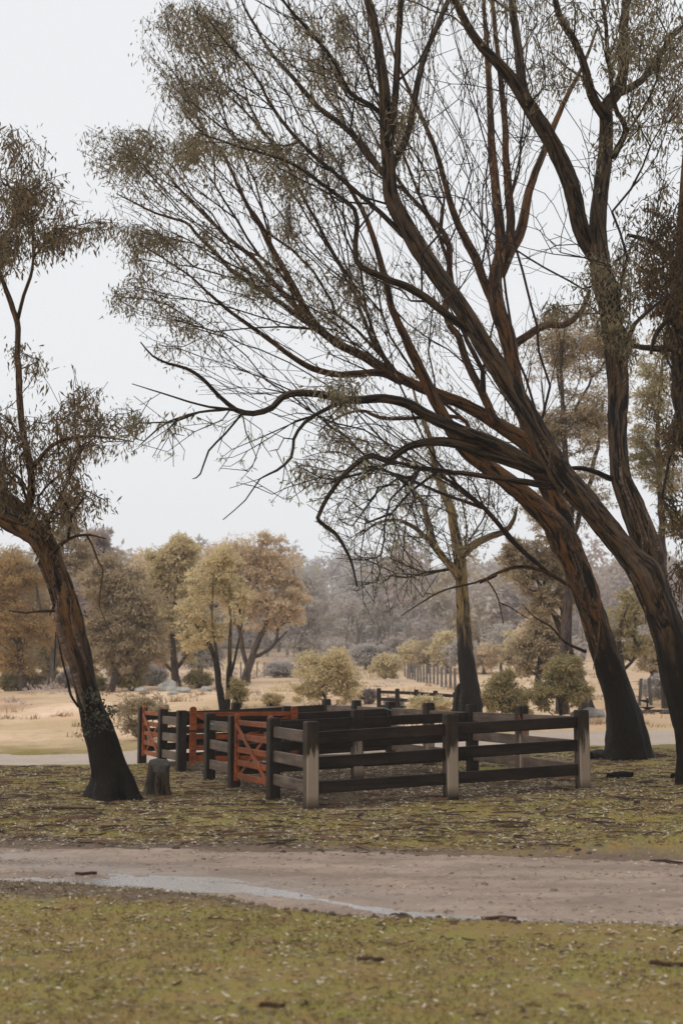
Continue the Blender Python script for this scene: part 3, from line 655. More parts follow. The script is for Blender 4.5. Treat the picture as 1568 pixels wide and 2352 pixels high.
# ------------------------------------------------------------------ the three near trees
# left leaning tree
rs = np.random.RandomState(11); YA = 21.8
A = [limb_pts([('6', 575, 2175, 110), ('6', 560, 2100, 104), ('6', 540, 2000, 98), ('6', 490, 1800, 92), ('6', 428, 1600, 84), ('6', 380, 1400, 78), ('6', 330, 1200, 80), ('6', 278, 1000, 82), ('6', 232, 830, 74), ('6', 150, 620, 74), ('6', 60, 470, 80), ('L', 40, 2200, 60), ('L', -60, 2130, 52), ('L', -220, 2020, 44), ('L', -420, 1850, 33), ('L', -600, 1600, 21), ('L', -720, 1280, 8)], YA, YA - .8),
     limb_pts([('L', 130, 2270, 60), ('L', 90, 2150, 48), ('L', 0, 2080, 40), ('L', -150, 1960, 30), ('L', -330, 1700, 19), ('L', -430, 1330, 6)], YA - .35, YA + .9),
     limb_pts([('L', 120, 2200, 30), ('L', 155, 2120, 26), ('L', 178, 2000, 22), ('L', 165, 1880, 21), ('L', 135, 1730, 19), ('L', 120, 1580, 18), ('L', 110, 1400, 17), ('L', 100, 1250, 15), ('L', 95, 1140, 15), ('L', 50, 1010, 14), ('L', 20, 930, 12), ('L', -20, 780, 10), ('L', -30, 560, 7)], YA - .4, YA - .1),
     limb_pts([('L', 95, 1140, 12), ('L', 130, 1000, 10), ('L', 165, 900, 9), ('L', 182, 800, 7), ('L', 170, 600, 5)], YA - .2, YA - .6),
     limb_pts([('L', 185, 1925, 15), ('L', 250, 1840, 12), ('L', 320, 1790, 10), ('L', 450, 1765, 8), ('L', 600, 1775, 5), ('L', 720, 1790, 3)], YA - .35, YA - 1.2),
     limb_pts([('6', 150, 600, 18), ('6', 230, 530, 13), ('6', 320, 480, 10), ('6', 420, 468, 8), ('6', 520, 495, 4)], YA - .5, YA - 1.),
     limb_pts([('6', 395, 470, 7), ('6', 440, 550, 7), ('6', 480, 650, 6), ('6', 503, 700, 6), ('6', 480, 900, 4), ('6', 500, 1000, 3), ('6', 570, 1140, 2)], YA - .8, YA - 1.1),
     limb_pts([('6', 200, 970, 10), ('6', 90, 975, 8), ('6', 0, 985, 7), ('6', -120, 970, 5)], YA - .5, YA - .9),
     limb_pts([('6', 160, 560, 14), ('6', 0, 240, 10), ('L', 100, 1980, 8), ('L', 0, 1920, 6)], YA - .6, YA - 1.2)]
TL = []
for c in [('L', 90, 330, 170, 150, 150), ('L', 130, 520, 200, 170, 190), ('L', 60, 700, 190, 150, 120), ('L', 280, 640, 130, 110, 60), ('L', 430, 640, 140, 80, 55), ('L', 560, 620, 100, 60, 34),
          ('L', 40, 1330, 160, 70, 22), ('L', 200, 1380, 70, 60, 12), ('L', 420, 1560, 170, 110, 75), ('L', 420, 1720, 200, 120, 85), ('L', 620, 1700, 150, 90, 60), ('L', 200, 1640, 150, 60, 25), ('L', 330, 1860, 130, 70, 45),
          ('L', 30, 1800, 130, 170, 140), ('L', 30, 1980, 150, 120, 110), ('L', 320, 2010, 130, 110, 80), ('L', 430, 2110, 110, 80, 40), ('L', 280, 2200, 120, 110, 70), ('L', 60, 160, 150, 60, 35), ('L', 20, 1640, 90, 60, 25), ('L', -420, 1350, 190, 220, 90), ('L', -700, 1250, 220, 220, 110), ('L', -620, 1600, 180, 160, 60)]:
    px, py, _ = zz(c[0], c[1], c[2]); s = REG[c[0]][2] * 1.5944
    TL.append(cloud(rs, px, py, c[3] / s, c[4] / s, YA - .4, .75, int(c[5] * .9)))
treeA, *_ = make_tree('gum_tree', 'leaning gum tree with split bark beside the cut stump, left of the pen', A, M['barkA'], M['twig_red'], M['leafA'], None, np.vstack(TL), 21,
          nleaf=10, sig=.17, leafL=.115, leafW=.023, flare=(1.7, .45, 4), bf=.3, step=.3)
# split bark: a proud grey splinter and hanging strips, and the young leaves sprouting from the stem
def bark_strip(name, spec, Y0, Y1, w_, th, mat, parent, seed):
    P = limb_pts(spec, Y0, Y1); C = catmull(P, .06); t = np.gradient(C[:, :3], axis=0); t /= np.linalg.norm(t, axis=1)[:, None]
    s = np.cross(t, np.array([0, -1., 0])); s /= np.linalg.norm(s, axis=1)[:, None]; nrm = np.cross(s, t); hw = C[:, 3][:, None]
    rs_ = np.random.RandomState(seed); hw = hw * (1 + .3 * rs_.normal(size=(len(C), 1)).cumsum(0) / 6).clip(.5, 1.6)
    ring = np.stack([C[:, :3] - s * hw, C[:, :3] - s * hw * .3 + nrm * th, C[:, :3] + s * hw * .5 + nrm * th * .8, C[:, :3] + s * hw, C[:, :3] - nrm * th * .4], 1)
    n = len(C); k = 5; i = np.arange((n - 1) * k); a = i // k * k; j = i % k; j2 = (j + 1) % k
    f = [np.stack([a + j, a + j2, a + k + j2, a + k + j], -1), np.array([np.arange(k)[::-1], (n - 1) * k + np.arange(k)])]
    me = mesh_from(name, ring.reshape(-1, 3), f, False); attr_vec(me, 'bk', np.repeat(np.stack([C[:, 0] * 2, C[:, 1], C[:, 2] * 1.3], -1), k, 0)); return obj(name, me, mat, parent)
m_split = bark_mat('bark_splinter', dark=(.05, .035, .028), tan=(.15, .085, .055), grey=(.22, .17, .14), zdark=.2, tanbias=.05)
bark_strip('bark_splinter', [('6', 200, 900, 6), ('6', 205, 1060, 20), ('6', 260, 1240, 24), ('6', 310, 1360, 22), ('6', 350, 1500, 20), ('6', 385, 1640, 6)], YA - .72, YA - .42, 0, .05, m_split, treeA, 1)
bark_strip('bark_splinter', [('6', 290, 1000, 5), ('6', 330, 1150, 12), ('6', 380, 1290, 14), ('6', 395, 1340, 3)], YA - .72, YA - .55, 0, .03, m_split, treeA, 2)
bark_strip('bark_splinter', [('6', 195, 1080, 5), ('6', 230, 1280, 7), ('6', 270, 1440, 8), ('6', 290, 1530, 9), ('6', 340, 1610, 8)], YA - .6, YA - .45, 0, .02, M['barkB'], treeA, 3)
bark_strip('bark_splinter', [('6', 190, 1110, 4), ('6', 185, 1250, 5), ('6', 180, 1370, 2)], YA - .62, YA - .66, 0, .015, M['barkB'], treeA, 4)
rs = np.random.RandomState(5)
iv = np.vstack([cloud(rs, *zz('6', x, y)[:2], 26, 26, YA - .62, .12, 9) for x, y in ((430, 1500), (440, 1570), (470, 1640), (490, 1700), (420, 1560), (510, 1690), (390, 1770))])
v, f = leaf_cloud(iv, 4, .05, .06, .042, rs, .4); tag(obj('sprouting_leaves', mesh_from('sprouting_leaves', v, f), M['ivy'], treeA), kind='stuff')

# front right forked tree
rs = np.random.RandomState(12); YB = 21.5
def arch(spec, Y0, Y1): return limb_pts(spec, Y0, Y1)
B = [arch([('5', 1700, 1700, 150), ('5', 1680, 1560, 138), ('5', 1650, 1350, 130), ('5', 1610, 1200, 126), ('5', 1530, 900, 124), ('5', 1455, 620, 122), ('5', 1370, 400, 116), ('5', 1290, 210, 122), ('4', 1290, 1480, 66), ('4', 1200, 1370, 62), ('4', 1060, 1200, 62), ('4', 940, 1075, 66), ('4', 850, 920, 58), ('4', 760, 760, 55), ('4', 650, 600, 54), ('4', 540, 420, 51), ('4', 450, 270, 48), ('4', 340, 100, 47), ('2', 300, 1180, 45), ('2', 230, 1060, 41), ('2', 180, 950, 38), ('2', 172, 820, 34), ('2', 157, 650, 32), ('2', 148, 450, 29), ('2', 128, 300, 26), ('2', 100, 120, 23), ('2', 50, -80, 20), ('2', -10, -350, 12)], YB, YB - 1.6),
     arch([('5', 1400, 420, 90), ('5', 1350, 200, 80), ('4', 1395, 1480, 72), ('4', 1368, 1380, 70), ('4', 1310, 1220, 64), ('4', 1258, 1080, 53), ('4', 1238, 900, 50), ('4', 1240, 750, 53), ('4', 1245, 600, 53), ('4', 1238, 450, 58), ('4', 1222, 330, 58), ('4', 1200, 200, 54), ('2', 1195, 1330, 52), ('2', 1170, 1130, 44), ('2', 1178, 950, 40), ('2', 1195, 750, 36), ('2', 1196, 600, 34), ('2', 1200, 510, 32), ('2', 1255, 430, 28), ('2', 1280, 320, 26), ('2', 1286, 120, 23), ('2', 1300, -120, 18), ('2', 1290, -400, 10)], YB + .1, YB + .8),
     arch([('2', 1150, 1230, 40), ('2', 1090, 1120, 40), ('2', 1050, 960, 44), ('2', 1010, 830, 44), ('2', 945, 690, 40), ('2', 870, 570, 38), ('2', 790, 440, 34), ('2', 700, 325, 30), ('2', 605, 225, 24), ('2', 520, 90, 20), ('2', 450, -60, 16), ('2', 380, -300, 9)], YB + .6, YB - 1.4),
     arch([('2', 1196, 560, 26), ('2', 1130, 450, 24), ('2', 1095, 310, 21), ('2', 1045, 190, 19), ('2', 970, 60, 16), ('2', 930, -150, 10)], YB + .5, YB - .2),
     arch([('2', 1255, 450, 22), ('2', 1370, 390, 18), ('2', 1450, 280, 16), ('2', 1510, 190, 13), ('2', 1600, 100, 10), ('2', 1750, -60, 6)], YB + .6, YB + 1.6),
     arch([('2', 830, 500, 24), ('2', 800, 400, 24), ('2', 780, 250, 22), ('2', 755, 60, 20), ('2', 735, -150, 14)], YB - .5, YB + .4),
     arch([('2', 1230, 760, 18), ('2', 1295, 620, 14), ('2', 1240, 510, 12), ('2', 1220, 330, 11), ('2', 1190, 40, 9), ('2', 1150, -160, 5)], YB + .4, YB - .6),
     arch([('2', 175, 800, 20), ('2', 240, 680, 18), ('2', 285, 480, 16), ('2', 330, 280, 15), ('2', 400, 110, 14), ('2', 470, -60, 11)], YB - 1.2, YB - .2),
     arch([('2', 170, 700, 18), ('2', 185, 500, 18), ('2', 200, 240, 16), ('2', 215, 0, 14), ('2', 235, -220, 8)], YB - 1.3, YB - 1.9),
     # dark limbs reaching out to the left
     arch([('4', 930, 1085, 36), ('4', 800, 1020, 44), ('4', 700, 960, 42), ('4', 560, 880, 40), ('4', 400, 820, 34), ('4', 250, 750, 30), ('4', 130, 680, 27), ('3', 1307, 596, 22), ('3', 1150, 603, 19), ('3', 1000, 575, 18), ('3', 900, 570, 17), ('3', 830, 590, 16), ('3', 780, 640, 15), ('3', 690, 670, 14), ('3', 610, 655, 13), ('3', 530, 590, 10), ('3', 450, 510, 9), ('3', 370, 460, 8), ('3', 280, 435, 6), ('3', 210, 400, 5), ('3', 150, 330, 3)], YB - .45, YB - 3.2),
     arch([('3', 610, 655, 9), ('3', 480, 640, 6), ('3', 380, 612, 5), ('3', 250, 570, 4), ('3', 110, 530, 2)], YB - 2.9, YB - 3.8),
     arch([('3', 580, 650, 8), ('3', 430, 665, 6), ('3', 280, 710, 5), ('3', 200, 770, 4), ('3', 140, 830, 2)], YB - 2.9, YB - 2.4),
     arch([('4', 930, 1110, 30), ('4', 760, 1000, 38), ('4', 640, 960, 35), ('4', 520, 930, 32), ('4', 390, 890, 28), ('4', 260, 880, 24), ('4', 130, 910, 20), ('4', 60, 965, 18), ('3', 1330, 900, 15), ('3', 1260, 875, 14), ('3', 1190, 910, 13), ('3', 1110, 990, 12), ('3', 1060, 1060, 11), ('3', 1012, 1150, 10), ('3', 1010, 1190, 10), ('3', 1080, 1240, 9), ('3', 1130, 1320, 8), ('3', 1160, 1390, 6), ('3', 1185, 1500, 4)], YB - .45, YB - 2.6),
     arch([('4', 920, 1120, 20), ('4', 720, 1090, 17), ('4', 600, 1070, 15), ('4', 400, 1040, 13), ('4', 200, 1015, 11), ('4', 60, 990, 8), ('3', 1200, 960, 6), ('3', 1060, 1000, 4)], YB - .5, YB - 1.9),
     arch([('3', 1130, 615, 11), ('3', 1040, 650, 10), ('3', 930, 720, 9), ('3', 880, 800, 8), ('3', 870, 890, 7), ('3', 800, 950, 6), ('3', 720, 990, 4), ('3', 650, 1090, 3), ('3', 545, 1180, 2)], YB - 2.2, YB - 3.0),
     arch([('3', 640, 670, 6), ('3', 560, 770, 5), ('3', 480, 850, 5), ('3', 440, 960, 4), ('3', 400, 985, 2)], YB - 2.9, YB - 2.5),
     arch([('4', 440, 290, 26), ('4', 330, 215, 23), ('4', 215, 130, 22), ('2', 230, 1370, 20), ('2', 130, 1330, 18), ('2', 0, 1250, 15), ('1', 1430, 1140, 13), ('1', 1380, 1060, 12), ('1', 1240, 960, 10), ('1', 1100, 860, 9), ('1', 940, 800, 7), ('1', 720, 730, 5), ('1', 600, 690, 3)], YB - .95, YB - 2.6),
     arch([('1', 1620, 960, 20), ('1', 1550, 880, 18), ('1', 1450, 740, 17), ('1', 1330, 630, 15), ('1', 1230, 560, 14), ('1', 1110, 420, 12), ('1', 1000, 290, 10), ('1', 950, 220, 8), ('1', 870, 80, 6), ('1', 820, -40, 4)], YB - 1.1, YB - .2),
     arch([('1', 1680, 1230, 18), ('1', 1560, 1120, 14), ('1', 1440, 1020, 12), ('1', 1200, 820, 11), ('1', 1090, 700, 10), ('1', 1000, 580, 9), ('1', 900, 400, 7), ('1', 760, 230, 5), ('1', 660, 110, 3)], YB - 1.05, YB - 1.9),
     arch([('1', 1610, 640, 16), ('1', 1520, 560, 13), ('1', 1400, 480, 12), ('1', 1320, 330, 11), ('1', 1200, 180, 10), ('1', 1080, 40, 8), ('1', 1000, -80, 5)], YB - 1.2, YB - 2.2),
     arch([('4', 1190, 1075, 16), ('4', 1120, 1040, 14), ('4', 1040, 1018, 12), ('4', 940, 1020, 10)], YB + .2, YB + .5),
     arch([('4', 1240, 480, 16), ('4', 1300, 290, 12), ('4', 1380, 200, 10), ('4', 1470, 130, 8), ('4', 1568, 60, 5)], YB + .4, YB + 1.)]
bare = np.vstack([poly(rs, [(850, 700), (700, 560), (700, 250), (820, -50), (870, -250), (1500, -300), (1620, 0), (1600, 500), (1400, 640), (1150, 640), (1000, 720)], YB - .4, 1.6, 620),
                  poly(rs, [(450, 1060), (480, 960), (620, 920), (900, 930), (1000, 1100), (960, 1250), (830, 1300), (770, 1290), (720, 1160), (560, 1150)], YB - 2.4, .7, 260),
                  poly(rs, [(700, 1090), (900, 1060), (1060, 1180), (1000, 1380), (850, 1440), (800, 1330)], YB - 2.2, .6, 170),
                  poly(rs, [(430, 30), (560, -60), (840, -60), (880, 420), (800, 520), (560, 330)], YB - 1.4, .8, 420),
                  poly(rs, [(210, 960), (340, 900), (480, 950), (420, 1090), (300, 1050)], YB - 3., .5, 40)])
lf = np.vstack([poly(rs, [(840, 0), (870, -300), (1560, -320), (1640, 0), (1620, 260), (1430, 300), (1350, 60), (1000, 40)], YB - .2, 1.6, 330),
                cloud(rs, 1500, 60, 110, 90, YB + .5, 1., 130), cloud(rs, 1480, 280, 120, 120, YB + .5, 1., 45), cloud(rs, 1300, 130, 90, 110, YB, 1., 40),
                cloud(rs, 1400, 640, 70, 70, YB - .3, .5, 70), cloud(rs, 1330, 700, 60, 50, YB - .3, .5, 20), cloud(rs, 1425, 790, 45, 110, YB - .4, .25, 34), cloud(rs, 960, 230, 120, 130, YB - 1, 1., 40),
                cloud(rs, 760, 900, 120, 70, YB - 2.2, .5, 26), cloud(rs, 340, 900, 60, 70, YB - 3, .3, 8), cloud(rs, 560, 70, 110, 80, YB - 1.4, .7, 26), cloud(rs, 700, 90, 110, 90, YB - 1.4, .7, 32), cloud(rs, 470, 330, 80, 40, YB - 2., .5, 30), cloud(rs, 640, 330, 90, 70, YB - 1.6, .6, 40)])
treeB, posB, parB, n0B = make_tree('gum_tree', 'large forked gum tree with long leaning grey stem at the right edge', B, M['barkB'], M['twig_dark'], M['leafC'], bare, lf, 22,
          nleaf=20, sig=.14, leafL=.115, leafW=.024, flare=(.7, .5, 4), bf=.3, wob=.07, step=.3, r0=.005, lump=.07)
# lichen on the dead lower branches
rs = np.random.RandomState(8); sel = posB[n0B:]; sel = sel[(sel[:, 0] < 1.6) & (sel[:, 2] < 6.8) & (sel[:, 1] < YB - 1)]
sel = sel[rs.rand(len(sel)) < .30]
b_ = np.repeat(sel, 9, 0) + rs.normal(size=(len(sel) * 9, 3)) * .022; d_ = rs.normal(size=b_.shape) * .7 + np.array([0, 0, -.9]); d_ /= np.linalg.norm(d_, axis=1)[:, None]
v, f = leaves(b_, d_, rs.uniform(.03, .10, len(b_)), rs.uniform(.008, .02, len(b_)), rs); tag(obj('lichen', mesh_from('lichen', v, f), M['lichen'], treeB), kind='stuff')

# leaning tree behind the right corner of the pen, its crown fanning out to the left
rs = np.random.RandomState(13); YC = 27.6
C_ = [arch([('5', 1175, 1540, 150), ('5', 1165, 1450, 140), ('5', 1150, 1300, 130), ('5', 1080, 1000, 104), ('5', 970, 700, 97), ('5', 880, 400, 92), ('5', 775, 100, 92), ('4', 950, 1420, 76), ('4', 890, 1310, 62), ('4', 800, 1220, 54), ('4', 680, 1120, 49), ('4', 560, 1030, 45), ('4', 450, 950, 41), ('4', 375, 850, 38), ('4', 300, 720, 30), ('4', 230, 580, 28), ('4', 170, 450, 26), ('4', 110, 320, 22), ('4', 50, 180, 20), ('4', 15, 40, 18), ('2', 90, 1150, 14), ('2', 40, 1020, 12), ('2', -60, 850, 8)], YC, YC - 2.6),
      arch([('4', 960, 1400, 55), ('4', 935, 1280, 54), ('4', 880, 1150, 52), ('4', 830, 1050, 52), ('4', 770, 900, 52), ('4', 700, 850, 42), ('4', 610, 795, 36), ('4', 500, 725, 33), ('4', 400, 680, 31), ('4', 300, 640, 30), ('4', 200, 600, 29), ('4', 100, 555, 28), ('4', 0, 500, 27), ('3', 1200, 390, 23), ('3', 1090, 335, 21), ('3', 1000, 260, 19), ('3', 940, 170, 17), ('3', 880, 50, 15), ('1', 1000, 1300, 15), ('1', 930, 1160, 13), ('1', 870, 1070, 11), ('1', 800, 920, 9), ('1', 740, 800, 8), ('1', 670, 720, 7), ('1', 590, 650, 6), ('1', 520, 570, 4)], YC - .2, YC - 1.6),
      arch([('3', 1400, 520, 20), ('3', 1310, 480, 19), ('3', 1200, 480, 17), ('3', 1100, 485, 16), ('3', 980, 455, 15), ('3', 880, 400, 13), ('3', 800, 340, 12), ('3', 720, 285, 11), ('3', 590, 190, 9), ('3', 470, 90, 7), ('3', 370, 0, 5), ('1', 300, 1270, 4)], YC - .9, YC - 2.6),
      arch([('3', 1060, 320, 15), ('3', 900, 200, 13), ('3', 760, 100, 12), ('1', 798, 1425, 11), ('1', 700, 1320, 10), ('1', 600, 1220, 9), ('1', 540, 1160, 8), ('1', 380, 1110, 6), ('1', 280, 1060, 5), ('1', 180, 1010, 3)], YC - 1., YC - 2.),
      arch([('1', 1170, 1660, 16), ('1', 1000, 1480, 14), ('1', 900, 1360, 12), ('1', 760, 1240, 11), ('1', 680, 1160, 9), ('1', 600, 1080, 8), ('1', 520, 1000, 6), ('1', 440, 900, 4)], YC - 1.1, YC - .2),
      arch([('4', 800, 980, 44), ('4', 760, 800, 42), ('4', 715, 620, 38), ('4', 690, 480, 38), ('4', 660, 340, 42), ('4', 610, 180, 42), ('2', 680, 1330, 34), ('2', 700, 1180, 28), ('2', 690, 1000, 24), ('2', 665, 750, 20), ('2', 645, 450, 16), ('2', 625, 150, 12), ('2', 600, -150, 7)], YC + .1, YC + 1.5),
      arch([('2', 690, 1320, 26), ('2', 740, 1150, 24), ('2', 735, 900, 20), ('2', 715, 600, 16), ('2', 690, 300, 13), ('2', 660, 0, 9), ('2', 650, -200, 5)], YC + .9, YC + .4),
      arch([('2', 700, 1300, 26), ('2', 790, 1100, 25), ('2', 830, 920, 20), ('2', 900, 720, 17), ('2', 1000, 480, 13), ('2', 1090, 300, 9), ('2', 1160, 120, 6)], YC + .9, YC + 2.2),
      arch([('4', 620, 230, 28), ('4', 560, 120, 24), ('2', 570, 1230, 22), ('2', 480, 1060, 18), ('2', 430, 880, 15), ('2', 380, 700, 12), ('2', 300, 520, 10), ('2', 200, 300, 7), ('2', 130, 80, 4)], YC + .8, YC - .4),
      arch([('4', 600, 790, 24), ('4', 530, 640, 22), ('4', 450, 480, 20), ('4', 400, 340, 18), ('4', 330, 220, 16), ('2', 450, 1180, 14), ('2', 330, 1010, 12), ('2', 230, 900, 9), ('2', 100, 680, 6), ('2', 30, 500, 4)], YC - .7, YC + .6),
      arch([('4', 680, 380, 24), ('4', 760, 320, 22), ('4', 850, 270, 20), ('4', 950, 270, 17), ('4', 1030, 200, 13), ('4', 1080, 90, 9)], YC + .8, YC + 1.8),
      arch([('4', 420, 960, 14), ('4', 450, 880, 13), ('4', 400, 760, 11), ('3', 1330, 700, 9), ('3', 1200, 660, 7), ('3', 1080, 700, 5), ('3', 1000, 760, 3)], YC - 1.4, YC - 2.),
      # low arching dead branch
      arch([('5', 800, 300, 18), ('5', 725, 270, 16), ('5', 600, 195, 14), ('5', 480, 155, 13), ('5', 360, 150, 13), ('5', 230, 190, 11), ('5', 110, 260, 9), ('M', 850, 322, 5), ('M', 770, 350, 4), ('M', 650, 380, 4), ('M', 560, 430, 3), ('M', 490, 475, 2)], YC - .3, YC - 2.2),
      arch([('5', 150, 235, 7), ('5', 200, 300, 6), ('5', 245, 400, 5), ('5', 280, 560, 3)], YC - 1.5, YC - 1.8),
      arch([('5', 245, 400, 5), ('5', 330, 440, 4), ('5', 450, 520, 2)], YC - 1.6, YC - 1.2),
      arch([('5', 870, 760, 12), ('5', 720, 690, 10), ('5', 620, 580, 8), ('5', 500, 510, 5), ('5', 410, 415, 3)], YC - .2, YC + .8)]
fan = [(480, 930), (330, 800), (265, 690), (290, 530), (210, 400), (250, 310), (340, 300), (350, 120), (390, 0), (430, -200), (900, -300), (1250, -250), (1300, 200), (1150, 600), (900, 850), (700, 930)]
bare = np.vstack([poly(rs, fan, YC - 1.4, 1.5, 2600),
                  poly(rs, [(650, 880), (900, 900), (1150, 1000), (1200, 1200), (1000, 1150), (800, 1060), (690, 1000)], YC - 1.4, .9, 260),
                  poly(rs, [(950, 700), (1300, 640), (1350, 900), (1200, 1050), (1000, 950)], YC + .2, 1.3, 240)])
lc = []
for x, y, rx, ry, n in [(620, 120, 180, 120, 130), (520, 430, 190, 130, 150), (420, 60, 60, 80, 25), (330, 200, 60, 90, 12), (200, 800, 190, 110, 130), (300, 700, 90, 90, 40), (620, 770, 170, 45, 30), (740, 680, 80, 40, 14), (330, 1200, 110, 50, 45),
                        (250, 1310, 60, 110, 40), (220, 1520, 90, 55, 40), (430, 1210, 100, 60, 26), (700, 1190, 130, 40, 22), (1100, 880, 130, 120, 60), (1250, 800, 130, 120, 50), (1060, 1150, 60, 90, 30), (870, 1420, 150, 90, 60), (950, 1330, 60, 60, 18), (1330, 1480, 160, 110, 60),
                        (1200, 250, 170, 110, 45), (1400, 90, 110, 90, 40), (1380, 660, 110, 70, 30), (1380, 200, 130, 90, 30), (420, 1600, 90, 40, 14), (620, 1660, 110, 50, 24), (560, 700, 90, 60, 20), (1180, 1600, 200, 60, 25), (1480, 1350, 90, 70, 30), (820, 210, 90, 130, 18)]:
    px, py, _ = zz('1', x, y); s = REG['1'][2] * 1.5944
    lc.append(cloud(rs, px, py, rx / s, ry / s, YC - 1.8, 1., int(n * 1.08)))
for x, y, rx, ry, n in [(950, 930, 90, 100, 34), (1050, 760, 120, 60, 26), (1120, 950, 120, 90, 26), (380, 330, 130, 60, 14), (1200, 780, 120, 60, 20), (1340, 760, 160, 90, 24)]:
    px, py, _ = zz('3', x, y); s = REG['3'][2] * 1.5944
    lc.append(cloud(rs, px, py, rx / s, ry / s, YC - 1.6, .8, n))
lc.append(poly(rs, [(700, 100), (900, -250), (1280, -200), (1250, 300), (1150, 560), (900, 700), (640, 500)], YC - .6, 1.6, 170))
treeC, *_ = make_tree('gum_tree', 'gum tree leaning behind the right pen corner, crown fanning far left', C_, M['barkC'], M['twig_red'], M['leafC'], bare, np.vstack(lc), 23,
          nleaf=15, sig=.17, leafL=.125, leafW=.025, flare=(.7, .5, 5), bf=.55, kang=1.7, wob=.05, step=.4, r0=.0042, lump=.07)

def ribbons(root, P, lo, hi, n, seed, mat):
    rs = np.random.RandomState(seed); P = np.array(P); P[0, 2] = float(ground_z(P[0, 0], P[0, 1])) - .25; C = catmull(P, .08); m = len(C)
    for k in range(n):
        i = int(m * rs.uniform(lo, hi)); ln = rs.randint(5, 14); j = min(m - 1, i + ln); seg = C[i:j][::-1]; ph = rs.uniform(-1.1, 1.1)
        t = np.gradient(seg[:, :3], axis=0); t /= np.linalg.norm(t, axis=1)[:, None]; sd_ = np.cross(t, np.array([0, -1., 0])); sd_ /= np.linalg.norm(sd_, axis=1)[:, None]; fr = np.cross(sd_, t); fr *= np.sign(-fr[:, 1:2])
        q = seg[:, :3] + (sd_ * math.sin(ph) + fr * math.cos(ph)) * (seg[:, 3:4] * 1.07 + .004); hang = rs.uniform(.1, .6); h = np.linspace(0, 1, 7)[1:, None]
        q = np.vstack([q, q[-1] + np.hstack([rs.normal() * .05 * h, -.05 * h, -hang * h]) + np.sin(h * 5) * .015]); N = len(q); wd = rs.uniform(.010, .028) * (1 - np.linspace(0, 1, N) ** 3 * .7)[:, None]
        t = np.gradient(q, axis=0); t /= np.linalg.norm(t, axis=1)[:, None] + 1e-9; s_ = np.cross(t, np.array([.3, -1., 0])); s_ /= np.linalg.norm(s_, axis=1)[:, None]; f_ = np.cross(s_, t)
        ring = np.stack([q - s_ * wd, q + f_ * .008, q + s_ * wd, q - f_ * .006], 1); a = np.arange((N - 1) * 4); b = a // 4 * 4; c = a % 4; c2 = (c + 1) % 4
        me = mesh_from('bark_ribbon', ring.reshape(-1, 3), [np.stack([b + c, b + c2, b + 4 + c2, b + 4 + c], -1), np.array([[0, 1, 2, 3][::-1], [(N - 1) * 4 + z for z in range(4)]])]); attr_vec(me, 'bk', np.repeat(q * 2, 4, 0)); obj('bark_ribbon', me, mat, root)
m_rib = bark_mat('bark_ribbon', dark=(.02, .013, .009), tan=(.13, .075, .045), grey=(.20, .15, .12), zdark=-3, tanbias=.03)
ribbons(treeB, B[0], .22, .5, 9, 1, m_rib); ribbons(treeB, B[1], .1, .5, 9, 2, m_rib); ribbons(treeC, C_[0], .16, .5, 14, 3, m_rib); ribbons(treeA, A[0], .3, .7, 8, 4, m_rib)
# bare-limbed tree behind the pen
rs = np.random.RandomState(14); YD = 39.
D_ = [arch([('M', 752, 890, 56), ('M', 750, 850, 49), ('M', 748, 760, 38), ('M', 742, 680, 33), ('M', 735, 600, 30), ('M', 731, 500, 27), ('M', 723, 400, 24), ('M', 716, 280, 24), ('M', 705, 200, 21), ('M', 690, 130, 19), ('M', 676, 60, 17), ('4', 310, 1130, 20), ('4', 275, 1000, 16), ('4', 250, 860, 13), ('4', 190, 700, 9), ('4', 150, 560, 5)], YD, YD + .4),
      arch([('M', 722, 250, 16), ('M', 770, 205, 15), ('M', 830, 175, 13), ('M', 890, 150, 11), ('M', 920, 105, 8), ('M', 930, 60, 5)], YD, YD - .8),
      arch([('M', 712, 330, 18), ('M', 690, 295, 17), ('M', 650, 250, 15), ('M', 615, 200, 14), ('M', 590, 110, 11), ('M', 560, 30, 8), ('4', 80, 1050, 7)], YD, YD + .9),
      arch([('M', 640, 240, 11), ('M', 560, 150, 9), ('M', 480, 110, 7), ('M', 400, 120, 5), ('M', 330, 170, 3)], YD + .4, YD - .6)]
bare = np.vstack([poly(rs, [(700, 1230), (760, 1080), (900, 980), (1080, 1000), (1200, 1130), (1180, 1240), (1060, 1290), (960, 1350), (820, 1370), (740, 1330)], YD - .3, 1.3, 340), poly(rs, [(760, 1230), (960, 1230), (980, 1390), (900, 1420), (830, 1400)], YD - .6, .8, 110)])
lf = poly(rs, [(900, 700), (1200, 720), (1200, 1000), (1050, 1080), (900, 1000)], YD, 1., 60); lf = np.vstack([lf, poly(rs, [(740, 1180), (800, 1060), (950, 990), (1150, 1060), (1180, 1200), (1050, 1270), (900, 1290), (780, 1270)], YD - .2, 1.2, 170)])
D0, *_ = make_tree('gum_tree', 'upright gum tree with dark stocking bark and bare twigs behind the pen', D_, M['barkD'], M['twig_dark'], M['leafC'], bare, lf, 24, nleaf=22, sig=.2, leafL=.14, leafW=.03, wob=.10, bf=.3, step=.4, r0=.006, flare=(.3, .4, 4))
bark_strip('bark_splinter', [('M', 695, 860, 14), ('M', 700, 800, 13), ('M', 706, 755, 9), ('M', 712, 735, 3)], YD - .35, YD - .4, 0, .12, M['barkB'], D0, 6)

